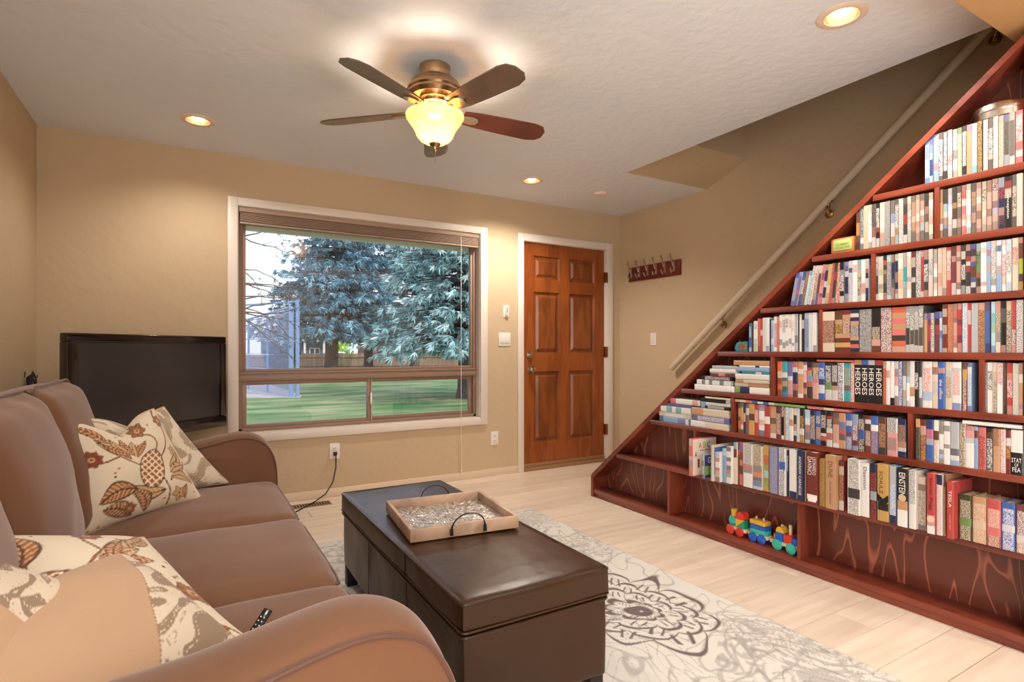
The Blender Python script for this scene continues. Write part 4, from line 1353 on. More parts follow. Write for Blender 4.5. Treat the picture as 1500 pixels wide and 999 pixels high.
TITLE = {
    'heroes': [('HEROES', .62, .72, .50, 'w')], 'concept': [('Conception', .55, .50, .46, 'w')], 'office': [('the office', .42, .46, .42, 'w')],
    'state': [], 'zingo': [('ZINGO', .34, .55, .72, 'w')], 'carnegie': [('ANDREW CARNEGIE', .78, .42, .50, 'w')],
    'davinci': [('LEONARDO', .34, .30, .74, 'w', .22), ('DAVINCI', .34, .40, .74, 'w', -.20), ('THE NOTEBOOKS OF', .30, .12, .78, 't', .42)],
    'dune': [('DUNE', .30, .40, .74, 'b'), ('FRANK HERBERT', .42, .14, .30, 'b')], 'daemon': [('Daemon', .42, .46, .72, 'G')],
    'schulz': [('SCHULZ', .40, .30, .68, 'k', -.14)], 'einstein': [('EINSTEIN', .40, .60, .73, 'w')], 'pegg': [('Simon Pegg', .54, .48, .66, 'k')],
    'tesla': [('TESLA', .30, .44, .70, 'w'), ('MARGARET CHENEY', .26, .14, .28, 'e')],
}
INKMAT = {}
def inkmat(c):
    if c not in INKMAT: INKMAT[c] = mat('lettering_' + CNAME[c].replace(' ', '_').replace('-', '_'), CODES[c], 0.5)
    return INKMAT[c]
def titles(key, o, x, yc, z, w_, h):
    for t in TITLE.get(key, []):
        txt, ln, wd, zc, col = t[:5]; off = t[5] if len(t) > 5 else 0
        text_mesh(txt, h * ln, w_ * wd, (x - .0002, yc - off * w_, z + h * zc), (0, 0, -1), (0, -1, 0), 'title', inkmat(col), o, .0006)
def parse(body):
    d = dict(ink=None, h=None, lean=0, title=None, box=False)
    if body.endswith('!'): d['box'] = True; body = body[:-1]
    m_ = re.match(r'^((?:[A-Za-z]\d\.?)+)', body); d['bands'] = band_list(m_.group(1)); rest = body[m_.end():]
    for k, v in re.findall(r'([/@>=])([A-Za-z0-9]+)', rest):
        if k == '/': d['ink'] = v
        if k == '@': d['h'] = int(v) / 1000
        if k == '>': d['lean'] = float(v)
        if k == '=': d['title'] = v
    return d
def describe(bands, ink):
    s = sorted(bands, key=lambda b: -b[1]); c1 = CNAME[s[0][0]]
    rest = [b[0] for b in s[1:] if b[0] != s[0][0]]
    c2 = CNAME[rest[0]] if rest else None
    return c1, c2
def place(i, n):
    if i == 0: return 'leftmost'
    if i == n - 1: return 'rightmost'
    if i < n / 2: return ORD[i] + ' from left'
    return ORD[n - 1 - i] + ' from right'
def page_block(x0, depth, yc, w_, z, h, parent):
    return MB().box(x0 + .005, x0 + depth - .004, yc - w_ / 2 + .0028, yc + w_ / 2 - .0028, z + .002, z + h - .005).build('page_block', M['paper'], parent)
ROWS=[
('R1','top shelf',2.585,1.758,0.19,0.125,'d',
 '1105,1088:l2i3l2.w1u1/w;1088,1076:i2l2w1u2.w1/k;1076,1056:l4o1l2;1056,1041:g1G5.g1/w;1041,1027:G4.w1G1/w;1027,1010:p1w2p2.w1p1/r;1010,995:G1w2G1.w2G1/k;995,979:g1v5.e1/e;979,965:G1w1G4.k2/w;965,948:i1t6;948,932:a6.c1/s;932,915:k5./y;915,899:e7;899,883:g1G4.e1g1/w;883,868:e7;868,852:p1e6./p;852,836:i1g5.s1/G;836,820:e1g4w1;820,798:p1p3.p1w1p1/w'),
('R2L','second shelf down, left bay',2.585,1.53,0.19,0.125,'d',
 '1373,1356:b2o2.b1k1/y;1356,1341:s4.g1w1k1/k;1341,1321:e5./t;1321,1307:g1G4.w2G1/w;1307,1290:g4.g1r1w1/k;1290,1275:k1k3.r1k1w1/w;1275,1256:e2w1s1r1g1;1256,1233:g5./s;1233,1215:g1l1w2t1;1215,1201:g1G3.t1a1/w;1201,1184:w5./g;1184,1168:g1G1r1G1w1;1168,1153:t1b1w3.g1/b;1153,1138:g1t1x1e1t1g1;1138,1122:g1x2e1p1x1g1;1122,1106:g1x1w1x1a1g1;1106,1091:G2t1g1e1g1;1091,1075:g1w1x1p1e1g1'),
('R2R','second shelf down, right bay',2.585,1.53,0.19,0.125,'d',
 '1056,1042:g3t2g1w1g1;1042,1026:G2a1w1x1l1g1;1026,1011:G1i1w1x1p1g1;1011,995:G2t1b1w1g1;995,981:G1g2.g1x1g1/e;981,966:g1r1w1p1x1w1p1;966,950:G1x1w2x1w1g1;950,934:G2g2.g1x1g1/t;934,918:g1x2w1x1G1x1g1;918,903:g1e2.x1e1x1g1/k;903,887:G1x2G1x1g1;887,869:g1w2.x1n1l1x1g1/k;869,850:s1n2.n1x1b1n1/r;850,829:k1r1e1k3k2=concept;829,816:g1e1G2.e1g1/e;816,798:e1e5./s'),
('R3L','third shelf down, left bay',2.585,1.3,0.186,0.125,'d',
 '1690,1670:u1i5.u1/s@165>11;1670,1652:l1i2o1g2@165>11;1652,1632:u1i1n3.i3u1/w@165>10;1632,1618:k1t4.k1/k@165>10;1618,1603:u1a6@165>10;1603,1583:w6./g>10;1583,1566:w1m3.i1/e>9;1566,1550:w1m2i1>8;1550,1533:p2n1p1x1n1p1>8;1533,1517:s1n1w1n2w1>7;1517,1500:y2e1t2>7;1500,1484:p4./m>6;1484,1469:G2r1G2x1>5;1469,1446:r6./e>5;1446,1425:k1s1k3.k1w1/w;1425,1407:l1i1w1n2s1;1407,1390:w1n1i3.w1/w;1390,1369:w1p1w5;1369,1352:a1e1G3.w1/e;1352,1334:w3p2.w1/r;1334,1320:w1p1n1w2n2'),
('R3R','third shelf down, right bay',2.585,1.3,0.19,0.125,'d',
 '1302,1281:w1G2.s1G3w1/w;1281,1262:s1x1v1e1m1v1w1;1262,1248:k1o1G1t1g1G1x1;1248,1229:a1s5.a1/g;1229,1216:t1n2g1x1;1216,1203:w1n2t1n1x1w1;1203,1184:e1w1e2.t1e2/t;1184,1170:x2c2s1x1;1170,1154:w1x1t1x1n1x1w1;1154,1138:R1e1G1w1G2;1138,1121:w5./k;1121,1108:s1r2m3w1;1108,1092:x1n1G2.G1x1/w;1092,1075:x1w2.x1x1/G;1075,1061:k1n1x1w1n1x1w1;1061,1045:e1x3.t1x1e1/e;1045,1030:t1x1e3.G1/t;1030,1015:r1w1r2.e1r2/w;1015,998:G1x1m2w2;998,983:r1x1G1x3G1w1;983,968:G1w1k1G2.k1s1/w;968,952:x1G1r1w1r1G2w1;952,935:u1n1x1u1b2u1w1n1;935,921:a1G3.v1o1G1x1/v;921,903:w1x1w4.r1w1/w;903,890:l1r1l1t1l3;890,874:p1w5.k1w1/g;874,858:w1G1w2t1l2;858,845:t1w1w3.t1w1/r;845,829:l1w3.w1l1/g;829,811:e1e3.e3/r;811,798:x1b2L3G1y1'),
('R4L','fourth shelf down, left bay',2.585,1.075,0.185,0.125,'d',
 '1923,1907:u1u3.n1u2w1/a@150;1907,1895:G4@150;1895,1872:a1l1w2l1v1@160;1872,1857:o5b1@172;1857,1842:r2w1r2@172;1842,1821:w6./s@175;1821,1803:w5n1@175;1803,1793:n6@165;1793,1779:a1l3w1l1@160;1779,1758:w1r1w2.r1w1/r@178;1758,1748:p6@178;1748,1731:w1w2.w2k1w1/o;1731,1714:w1w2.w2k1w1/b;1714,1698:w1w2.w2n1w1/k;1698,1682:w1w2.w2n1w1/t;1682,1666:w1w2.w2k1w1/x;1666,1649:s5n1s1;1649,1642:0;1642,1628:e1w5@183;1628,1614:k1w1k5@183;1614,1592:s1l5.l1/g@187;1592,1573:w6./s@187;1573,1555:w5n1@187'),
('R4R','fourth shelf down, right bay',2.585,1.075,0.19,0.125,'d',
 '1532,1468:e1e1b5.e1e1/x@187!;1468,1433:b2t1V2.t1b1y1b1/y!;1433,1398:R1t1R3.t1R1y1R1/e!;1398,1361:n1e1n1t1n3.t1n1o1n1/e!;1361,1308:g6./s!;1308,1273:k3k2.x1b1/e!;1273,1227:R6./w!;1227,1175:o1t1p1t1p1G1o1x1!;1175,1159:s1g3.G3w1/w;1159,1143:s1g3.G3w1/w;1143,1127:s1g3.G3w1/w;1127,1110:s1g3.G3w1/w;1110,1108:0;1108,1095:u1t5@158;1095,1084:u1n1r2n1@158;1084,1071:u1w5./k@158;1071,1055:u1k1r2m2@162;1055,1044:u1l2.u1l2/w@162;1044,1027:b1e1R1e2R2e1;1027,1008:t6./r;1008,994:g1r1G1x2p1g1w1;994,979:x1r1n1r2n1x1;979,962:w6./l;962,950:r1w2r3g1;950,929:s6;929,908:x1t6./b;908,893:b1u4k1;893,890:0;890,876:a1c1v1a2u1;876,861:r1e3.n1e1/b;861,845:k1g2k4x1;845,829:t1e5./k;829,817:r2r2k3.x1/w;817,798:w6./g'),
('R5L','fifth shelf down, middle bay',2.585,0.85,0.177,0.12,'b',
 '1760,1733:o2e1b2o1b1;1733,1705:c2w1b1t1V1u1;1705,1678:i3w1x3.p1/x;1678,1652:p1w1n2p1b1;1652,1623:t1w1t3x1w1;1623,1604:i1w1p2.k1t1k1/w;1604,1575:k1r1G2.l1p1G2/e;1575,1546:k1t1k2.p1x3/e;1546,1516:u2u2.l1n1w2u1/w;1516,1486:k1k3.v1v1w2/w;1486,1457:k1k3.G1x1w2/w;1457,1429:w6./n;1429,1398:c1c4.R1c2/t;1398,1382:p6./w;1382,1351:t1k8@189=heroes;1351,1322:u1k8@189=heroes;1322,1295:s1k8@189=heroes;1295,1264:r1k8@189=heroes;1264,1250:t1o5@186;1250,1235:w1x1w5@186;1235,1218:w5k1@186;1218,1203:s1m1p1w2m1@186;1203,1188:u5./w@186;1188,1174:g2w2x1s1@188;1174,1160:g2l1w2s1@188;1160,1142:w5t1w1@188;1142,1127:k2k3.k2/w@186;1127,1115:G1s3.g1/w@186;1115,1081:w1w3.l2w1/p@187;1081,1060:e1R1e1e3.e2/s@187;1060,1036:u1x1u3u2@187=office;1036,1012:e1s1e3.e3/g@187;1012,982:w1s1w3.w2u1/p@187;982,979:0;979,964:b1y1R5./e@186;964,949:i1w1l4.i1/w@186'),
('R5R','fifth shelf down, far right bay',2.585,0.85,0.188,0.12,'d',
 '915,901:s6./g;901,885:w1w3.w3/k;885,871:e1t1e4./g;871,855:w3.w4/r;855,844:b2b3k1;844,827:r1x1r3.r1x1/w;827,810:e6./s;810,798:g1w1t3i1x1'),
('R6L','sixth shelf down, middle bay',2.585,0.633,0.165,0.11,'b',
 '1994,1976:k1t1k1o2k1;1976,1959:k1y2o1e1k1;1959,1946:n1x1n1;1946,1925:g1w1g1r1g1;1925,1892:y2b1y3;1892,1868:r1r3.r2/w;1868,1833:i1w2x1w1k1;1833,1802:r2w1r3;1802,1767:t2G1t2w1;1767,1739:m1m4.m1/e;1739,1722:k2.k3w1/w;1722,1715:t1;1715,1695:l5./w;1695,1673:e2t1w2;1673,1657:w1G1x1w1G1;1657,1639:w5./s;1639,1616:k1k3.w1y2/y;1616,1588:a2w1r1m1a1;1588,1561:n1n3.n2.n1/e;1561,1536:u1u2.u1t1y1u1/e;1536,1508:k1k3.k1w1o1k1/e;1508,1480:k1r1k2.w1p1w1/w;1480,1450:k1b1x3w1;1450,1420:t2u1r1n1t1;1420,1392:u1e1u1m1u2./e;1392,1366:l2R3.m1l1/w;1366,1338:k1k2.u2k2./e;1338,1312:R1w1G1R3.R1/e;1312,1282:u1w1u4./t;1282,1250:b1b5.G1/t;1250,1246:0;1246,1205:w3.p1p3.p1/k;1205,1173:n1n2.t1w1n1/t'),
('R6R','sixth shelf down, right bay',2.585,0.633,0.172,0.11,'b',
 '1139,1122:y1g4./k;1122,1101:R1x1R4./y;1101,1075:n1n1p2s1u3;1075,1057:w1b1w4./t;1057,1040:g1b1w2g1l1g1;1040,1019:w1g1w2g1w3;1019,989:s3s1G1w1l1;989,969:e6./k;969,941:r1p1s1w4@160;941,929:l1b1l4@160;929,905:p1p4./R@160;905,884:k1b1k5./w@160;884,863:t2.t3/b@160;863,847:w6./p@160;847,832:R1w1R3.R2/y@160;832,798:w4.k4=state@162'),
]
R7='2102,2086,2500,197,190:e1;2095,2083,2510,185,180:u4a1;2083,2051,2510,160,170:a1o1w1r1y1x1b1;2050,2025,2530,185,170:a1l4;2025,1994,2530,198,170:k1w1k1w1k1r1v1w1;2008,1973,2550,222,150:l1b1e5;1981,1964,2560,226,150:R1o1R4;1964,1944,2560,226,150:i1b1t1k1p1;1933,1877,2550,228,150:w4.r1g1w2/g;1875,1821,2550,226,150:e3.g1o1n1u1a1/g;1826,1789,2560,233,150:y1p2.v1a1v1y1/r;1780,1731,2550,235,160:i6./s;1727,1692,2550,235,150:w2.u1w3./n;1698,1679,2560,228,140:n6=zingo;1671,1632,2550,238,160:w6n1;1624,1593,2540,240,160:n6=carnegie;1597,1584,2550,240,160:t5;1570,1518,2530,243,170:R5w1R1=davinci;1515,1490,2540,218,150:y6./b;1481,1432,2530,243,170:t7=dune;1440,1408,2550,222,150:R1e1R5.w1/t;1381,1328,2530,242,170:w4.G1w3./g;1331,1296,2540,232,150:w7=daemon;1293,1265,2540,236,160:n1k3.s1k3./r;1263,1218,2540,240,160:y4k1y2=schulz;1216,1189,2540,240,150:s2l5.n1/w;1182,1142,2530,238,170:k5t1w4=einstein;1143,1115,2535,236,170:w4.w3/g;1116,1087,2550,212,130:e1b1e5.n1/g;1075,1047,2530,238,170:r5x2w1=pegg;1047,1026,2540,236,150:n1w5./x;1028,1019,2550,238,150:b1t4;1008,985,2530,218,160:r7=tesla;982,941,2565,172,120:V1V3.v1V2./e;939,897,2565,172,120:t1t3.e1t2./e;895,854,2565,172,120:r1p3.p1R2./e;852,813,2565,172,120:u1u3.w1u2./w;811,776,2565,172,120:m1m3.w1t2./w'
PILES=[
(0.85,'left pile fifth shelf down','2283,2018,33:w5;2273,2040,28:w1n1w1n1w1n1w1;2247,2026,23:k1k5.k1/w;2169,2009,19:m1p1m1;2179,2004,23:w5;2164,2000,19:s4'),
(0.85,'right pile fifth shelf down','2009,1803,36:w4n2v1;2013,1806,21:t3e2;2004,1803,19:e3t1;2004,1803,29:w6;1966,1803,14:c2w1c2;1996,1803,22:l5;1978,1803,9:w1n1w3;2018,1803,27:t6'),
(0.633,'left pile sixth shelf down','2567,2334,34:w1i2l3n1;2573,2324,29:e1w3e1;2556,2319,38:w1w1c1w1c1w1;2515,2319,20:i5;2475,2257,32:x1w4p1'),
(0.633,'right pile sixth shelf down','2314,2053,36:e3w2;2298,2049,34:i1i4.i1/w;2308,2049,43:e4t2;2242,2044,20:k1k5.n1l1/w;2247,2040,17:w4l1;2247,2040,22:w1k3n1k2;2208,2040,10:e5'),
]
for (nm, ph, XF, z0, hd, dep, kind, data) in ROWS:
    ents = [e for e in data.split(';')]
    items = [(e.split(':', 1)) for e in ents]
    vis = [it for it in items if not it[1] == '0']
    n = len(vis); j = 0
    for yy, body in items:
        if body == '0': continue
        ya, yb = [float(t) / 1000 for t in yy.split(',')]
        d = parse(body); w_ = ya - yb - .0006; h = (d['h'] or hd) - (0 if d['h'] else jr.choice([0, 0, 0, .001, .002]))
        if kind == 'b' and not d['h']: h -= jr.uniform(0, .003)
        style = 's' if (d['box'] or d['title'] == 'heroes') else ('d' if kind == 'd' else 'b')
        yc = (ya + yb) / 2
        xo = XF + jr.uniform(-.001, .003)
        isb = (kind == 'b' and d['title'] != 'heroes')
        nm_ = 'book' if isb else 'disc_case'
        if d['box'] or d['title'] == 'heroes': nm_ = 'box_set'
        me = bookmesh(nm_, xo, dep, w_, h, d['bands'], d['ink'], style, d['lean'])
        o = bpy.data.objects.new(nm_, me); o.location = (xo, yc, z0 + .0003); lk(o)
        c1, c2 = describe(d['bands'], d['ink'])
        kindw = {'book': 'paperback', 'disc_case': 'disc case', 'box_set': 'boxed set'}[nm_]
        lb = (c1 + (' and ' + c2 if c2 else '') + ' ' + kindw + (' leaning' if d['lean'] else '') + ', ' + place(j, n) + ', ' + ph)
        props(o, lb, {'book': 'book', 'disc_case': 'disc case', 'box_set': 'box set'}[nm_], {'book': 'books on the ', 'disc_case': 'film cases on the ', 'box_set': 'boxed sets on the '}[nm_] + ph.split(',')[0])
        if d['title'] == 'state':
            text_mesh('STAT', w_ * .84, h * .10, (xo - .0002, yc, z0 + h * .33), (0, -1, 0), (0, 0, 1), 'title', inkmat('w'), o, .0006)
            text_mesh('OF', w_ * .34, h * .07, (xo - .0002, yc, z0 + h * .225), (0, -1, 0), (0, 0, 1), 'title', inkmat('w'), o, .0006)
            text_mesh('FEA', w_ * .68, h * .10, (xo - .0002, yc, z0 + h * .12), (0, -1, 0), (0, 0, 1), 'title', inkmat('w'), o, .0006)
        elif d['title']:
            titles(d['title'], o, xo, yc, z0, w_, h)
        j += 1

# bottom book row: bigger books, some sticking out past the shelf edge
items = [e.split(':', 1) for e in R7.split(';')]
n = len(items)
z0 = .360
def bigbook(ya, yb, XF, h, dep, body, lb, nm_='book'):
    d = parse(body); w_ = max(ya - yb - .0006, .003); yc = (ya + yb) / 2
    pg = w_ > .009
    me = bookmesh(nm_, XF, dep, w_, h, d['bands'], d['ink'], 'b', 0, pages=pg)
    o = bpy.data.objects.new(nm_, me); o.location = (XF, yc, z0 + .0003); lk(o)
    props(o, lb, 'book', 'books on the lowest book shelf')
    if pg: page_block(XF, dep, yc, w_, z0, h, o)
    if d['title']: titles(d['title'], o, XF, yc, z0, w_, h)
    return o, yc, w_
PB = 2.712
prev = 9.0
for i, (g_, body) in enumerate(items):
    ya, yb, XF, h, dep = [float(t) / 1000 for t in g_.split(',')]
    ya = min(ya, prev - .0005); ya = max(ya, yb + .003)
    prev = yb
    dep = min(dep, PB - XF)
    d = parse(body); c1, c2 = describe(d['bands'], d['ink'])
    special = {'zingo': 'thin navy book with a short white title', 'carnegie': 'tall navy biography with slanted white capitals', 'davinci': 'thick dark red book with large white serif lettering', 'dune': 'thick tan hardcover with a dark slanted title',
               'daemon': 'white hardcover with a grey techno style title', 'schulz': 'yellow hardcover with a black zigzag across the spine', 'einstein': 'white biography with a black label and round portrait', 'pegg': 'red hardcover with a face at the foot of the spine',
               'tesla': 'bright red book with a five letter white title'}.get(d['title'])
    lb = (special or (c1 + (' and ' + c2 if c2 else '') + ' book, ' + place(i + 2, n + 2))) + ', lowest book shelf'
    o, yc, w_ = bigbook(ya, yb, XF, h, dep, body, lb)
    if d['title'] == 'einstein' or c1 == 'x':
        MB().lathe([(0.001, XF - .0012), (.014, XF - .001), (.014, XF + .0005)], (0, yc, z0 + .118), 20, axis='x', smooth=False).build('portrait', mat('portrait_tan', (206, 176, 140), .5), o)
    if d['title'] == 'schulz':
        MB().prism([(yc + w_ * .48, z0 + .115), (yc, z0 + .095), (yc - w_ * .48, z0 + .115), (yc - w_ * .48, z0 + .085), (yc, z0 + .062), (yc + w_ * .48, z0 + .085)], 'x', XF - .0010, XF + .0002).build('emblem', M['black_matte'], o)
    if d['title'] == 'davinci':
        MB().box(XF - .0010, XF + .0002, yc - w_ * .40, yc + w_ * .34, z0 + .012, z0 + .038).build('emblem', inkmat('w'), o)
    if d['title'] == 'pegg':
        MB().lathe([(0.001, XF - .0010), (.013, XF - .0008), (.013, XF + .0002)], (0, yc, z0 + .058), 18, axis='x', smooth=False).build('portrait', mat('portrait_pink', (228, 190, 170), .5), o)

# picture books whose front covers show on the left of that shelf
o, yc, w_ = bigbook(2.249, 2.2245, 2.49, .213, .205, 'e1p2e1l1y1p1', 'large cream alphabet board book, cover showing, at the left end of the lowest book shelf')
cov = 2.2245 + .0003
MB().box(2.497, 2.692, cov - .0012, cov - .0002, z0 + .003, z0 + .210).build('cover', mat('cover_cream', (226, 210, 190), .5), o)
o['label'] = 'large cream alphabet board book, cover showing, at the left end of the lowest book shelf'
for k, (ch, cc) in enumerate((('A', 'r'), ('B', 'v'), ('C', 'n'))):
    text_mesh(ch, .026, .034, (2.555 + k * .036, cov - .0014, z0 + .172), (1, 0, 0), (0, 0, 1), 'letter', inkmat(cc), o, .0006)
text_mesh('A', .022, .032, (2.520, cov - .0014, z0 + .122), (1, 0, 0), (0, 0, 1), 'letter', inkmat('n'), o, .0006)
for k in range(7):
    MB().box(2.556 + k * .014, 2.564 + k * .014, cov - .0020, cov - .0012, z0 + .140, z0 + .147).build('animal_strip', inkmat('bRokboR'[k] if 'bRokboR'[k] in CODES else 'b'), o)
MB().box(2.535, 2.550, cov - .0020, cov - .0012, z0 + .045, z0 + .095).build('picture', inkmat('m'), o)
o2, yc, w_ = bigbook(2.166, 2.149, 2.50, .135, .19, 's1g1s1n1', 'small case with blue and green cover in front of the alphabet book', 'disc_case')
cov = 2.149 + .0003
o2['category'] = 'disc case'
MB().box(2.506, 2.688, cov - .0012, cov - .0002, z0 + .003, z0 + .132).build('cover', mat('cover_navy', (54, 62, 120), .35), o2)
MB().box(2.508, 2.66, cov - .0020, cov - .0010, z0 + .020, z0 + .070).build('picture', inkmat('v'), o2)
text_mesh('Go', .036, .034, (2.548, cov - .0022, z0 + .102), (1, 0, 0), (0, 0, 1), 'title', inkmat('w'), o2, .0006)

# books lying flat in piles
for (z, ph, data) in PILES:
    its = data.split(';'); zz = z
    for i, e in enumerate(its):
        g_, body = e.split(':', 1); ya, yb, t_ = [float(q) / 1000 for q in g_.split(',')]
        d = parse(body); xo = 2.582 + jr.uniform(-.006, .004)
        me = bookmesh('book', xo, .118, t_ - .0008, ya - yb, d['bands'], d['ink'], 'b', 0, flat=True)
        o = bpy.data.objects.new('book', me); o.location = (xo, (ya + yb) / 2, zz + .0003); lk(o)
        c1, c2 = describe(d['bands'], d['ink'])
        pos = 'at the bottom of' if i == 0 else ('on top of' if i == len(its) - 1 else ORD[i] + ' from bottom in')
        props(o, c1 + (' and ' + c2 if c2 else '') + ' book ' + pos + ' the ' + ph, 'book', 'books lying in piles')
        zz += t_
for (ya, yb, zb, t_, body, lb) in [(1.806, 1.616, .8005, .013, 'v1v5e1', 'pale green thin book lying across the paperbacks on the sixth shelf down'),
                                   (1.599, 1.400, .8005, .013, 'p2e1p2', 'pink thin book lying across the paperbacks on the sixth shelf down'),
                                   (2.008, 1.905, .8005, .014, 'p1e2x1', 'coral and cream book lying at the left over the sixth shelf paperbacks'),
                                   (1.902, 1.810, .8005, .013, 'u1w1u1', 'blue and white book lying left of the pale green one'),
                                   (.977, .800, .800, .014, 'w6', 'white book lying across the books at the right end of the sixth shelf'),
                                   (1.551, 1.382, 1.0285, .009, 'o6', 'thin orange book lying across the paperbacks on the fifth shelf down')]:
    me = bookmesh('book', 2.583, .115, t_, ya - yb, band_list(body), None, 'b', 0, flat=True)
    o = bpy.data.objects.new('book', me); o.location = (2.583, (ya + yb) / 2, zb); lk(o); props(o, lb, 'book', 'thin books lying on other books')

# ------------------------------------------------------------------ things among the books
tn = empty('round_tin', (2.668, .885, 1.949), 'round silver tin lying on top of the film cases on the top shelf', 'tin')
MB().lathe([(.0, 1.949), (.080, 1.949), (.084, 1.953), (.084, 1.976)], (2.668, .885, 0), 48, cap=False).build('base', M['nickel'], tn)
MB().lathe([(.084, 1.976), (.0845, 1.978), (.087, 1.978), (.087, 1.998), (.083, 2.003), (.060, 2.004), (.0, 2.005)], (2.668, .885, 0), 48, cap=False).build('tin_lid', M['nickel'], tn)
wb = empty('small_wooden_box', (2.63, 1.43, 1.53), 'small wooden box with a green label on the second shelf down', 'box')
MB().bbox(2.590, 2.66, 1.385, 1.488, 1.5303, 1.598, .003).build('case', mat('box_pine', (182, 116, 70), .5), wb)
MB().bbox(2.588, 2.5902, 1.394, 1.476, 1.541, 1.590, .0006).build('label_plate', mat('label_green', (168, 190, 110), .5), wb)
text_mesh('CLASSIC', .060, .011, (2.5878, 1.435, 1.568), (0, -1, 0), (0, 0, 1), 'lettering', inkmat('b'), wb, .0006)
text_mesh('COLLECTION', .066, .009, (2.5878, 1.435, 1.553), (0, -1, 0), (0, 0, 1), 'lettering', inkmat('b'), wb, .0006)
ct = empty('souvenir_tin', (2.62, 1.98, 1.0753), 'small teal rounded souvenir tin with a brown picture on the fourth shelf down', 'tin')
pr = [(1.940, 0.0), (2.005, 0.0), (2.013, .006), (2.017, .018), (2.012, .036), (2.000, .048), (1.985, .052), (1.940, .054)]
MB().prism([(y, 1.0753 + z) for y, z in pr], 'x', 2.592, 2.64).build('body', mat('tin_teal', (60, 132, 150), .35), ct)
MB().prism([(1.942, 1.083), (1.990, 1.083), (1.992, 1.112), (1.986, 1.118), (1.942, 1.118)], 'x', 2.5905, 2.5925).build('picture', mat('sepia_picture', (140, 92, 62), .6, var=.5, vscale=90), ct)
MB().tube([(2.60, 1.992, 1.124), (2.60, 1.992, 1.134), (2.60, 1.984, 1.136)], .003, 6).build('knob', M['nickel'], ct)

# ------------------------------------------------------------------ wooden toy train
TR = {k: mat('toy_' + n_, c, .35) for k, n_, c in (('red', 'red', (214, 62, 48)), ('blue', 'blue', (32, 96, 196)), ('teal', 'teal', (64, 190, 170)), ('yellow', 'yellow', (226, 176, 60)), ('green', 'green', (40, 160, 110)), ('wood', 'beech', (232, 206, 170)))}
XT = 2.640
tz = .0603
def TX(y0, y1, z0_, z1_, nm, m_, par, x0=XT - .024, x1=XT + .024, b=.002):
    return MB().bbox(x0, x1, y1, y0, tz + z0_, tz + z1_, b).build(nm, TR[m_], par)
def wheels(par, ys, m_, r=.0245):
    for y in ys:
        for s in (-1, 1):
            MB().lathe([(.004, XT + s * .024), (r * .8, XT + s * .0245), (r, XT + s * .027), (r, XT + s * .034), (r * .86, XT + s * .036), (.004, XT + s * .036)], (0, y, tz + r), 24, axis='x').build('wheel', TR[m_], par)
e = empty('toy_train_engine', (XT, 2.03, tz), 'wooden toy engine with red wheels and yellow funnel on the bottom shelf', 'toy train', 'toy train')
TX(2.085, 1.965, .020, .034, 'chassis', 'wood', e)
wheels(e, (2.060, 2.000), 'red')
MB().lathe([(.0, 2.080), (.016, 2.080), (.018, 2.078), (.018, 2.030), (.0, 2.030)], (XT, 0, tz + .053), 20, axis='y', cap=False).build('boiler', TR['teal'], e)
MB().lathe([(.0, tz + .070), (.013, tz + .070), (.017, tz + .100), (.0, tz + .100)], (XT, 2.058, 0), 20, cap=False).build('funnel', TR['yellow'], e)
MB().prism([(2.030, tz + .034), (2.030, tz + .068), (1.978, tz + .068)], 'x', XT - .022, XT + .022).build('cab_block', TR['yellow'], e)
MB().prism([(2.028, tz + .034), (1.977, tz + .034), (1.977, tz + .067)], 'x', XT - .022, XT + .022).build('cab_block', TR['green'], e)
MB().prism([(2.030 - .026 + .026 * math.cos(PI * k / 12), tz + .069 + .030 * math.sin(PI * k / 12)) for k in range(13)], 'x', XT - .022, XT + .022).build('roof', TR['red'], e)
MB().lathe([(.004, 1.965), (.004, 1.951)], (XT, 0, tz + .026), 10, axis='y').build('coupling', TR['wood'], e)
c = empty('toy_train_wagon', (XT, 1.89, tz), 'wooden toy wagon with blue wheels between engine and last wagon', 'toy train', 'toy train')
TX(1.950, 1.836, .020, .033, 'chassis', 'wood', c)
wheels(c, (1.918, 1.866), 'blue')
TX(1.938, 1.846, .034, .051, 'block', 'teal', c); TX(1.938, 1.846, .052, .067, 'block', 'blue', c); TX(1.942, 1.850, .068, .086, 'block', 'yellow', c, b=.004)
MB().lathe([(.005, tz + .086), (.005, tz + .092), (.006, tz + .096), (.0, tz + .097)], (XT, 1.917, 0), 12, cap=False).build('peg', TR['wood'], c)
MB().lathe([(.005, tz + .086), (.005, tz + .092), (.006, tz + .096), (.0, tz + .097)], (XT, 1.873, 0), 12, cap=False).build('peg', TR['wood'], c)
MB().lathe([(.008, tz + .034), (.008, tz + .056), (.0, tz + .057)], (XT - .004, 1.943, 0), 12, cap=False).build('peg', TR['blue'], c)
MB().lathe([(.004, 1.836), (.004, 1.822)], (XT, 0, tz + .026), 10, axis='y').build('coupling', TR['wood'], c)
g_ = empty('toy_train_wagon', (XT, 1.74, tz), 'wooden toy wagon with teal wheels, red and blue blocks, next to the divider', 'toy train', 'toy train')
TX(1.821, 1.662, .020, .033, 'chassis', 'wood', g_)
wheels(g_, (1.776, 1.700), 'teal', .027)
TX(1.790, 1.750, .034, .064, 'block', 'blue', g_); TX(1.745, 1.700, .034, .064, 'block', 'red', g_); TX(1.698, 1.668, .034, .060, 'block', 'blue', g_)
MB().prism([(1.768 + .022 * math.cos(PI * k / 10), tz + .065 + .022 * math.sin(PI * k / 10)) for k in range(11)], 'x', XT - .020, XT + .020).build('block', TR['yellow'], g_)
MB().lathe([(.006, tz + .087), (.006, tz + .093), (.0, tz + .094)], (XT, 1.768, 0), 12, cap=False).build('peg', TR['wood'], g_)
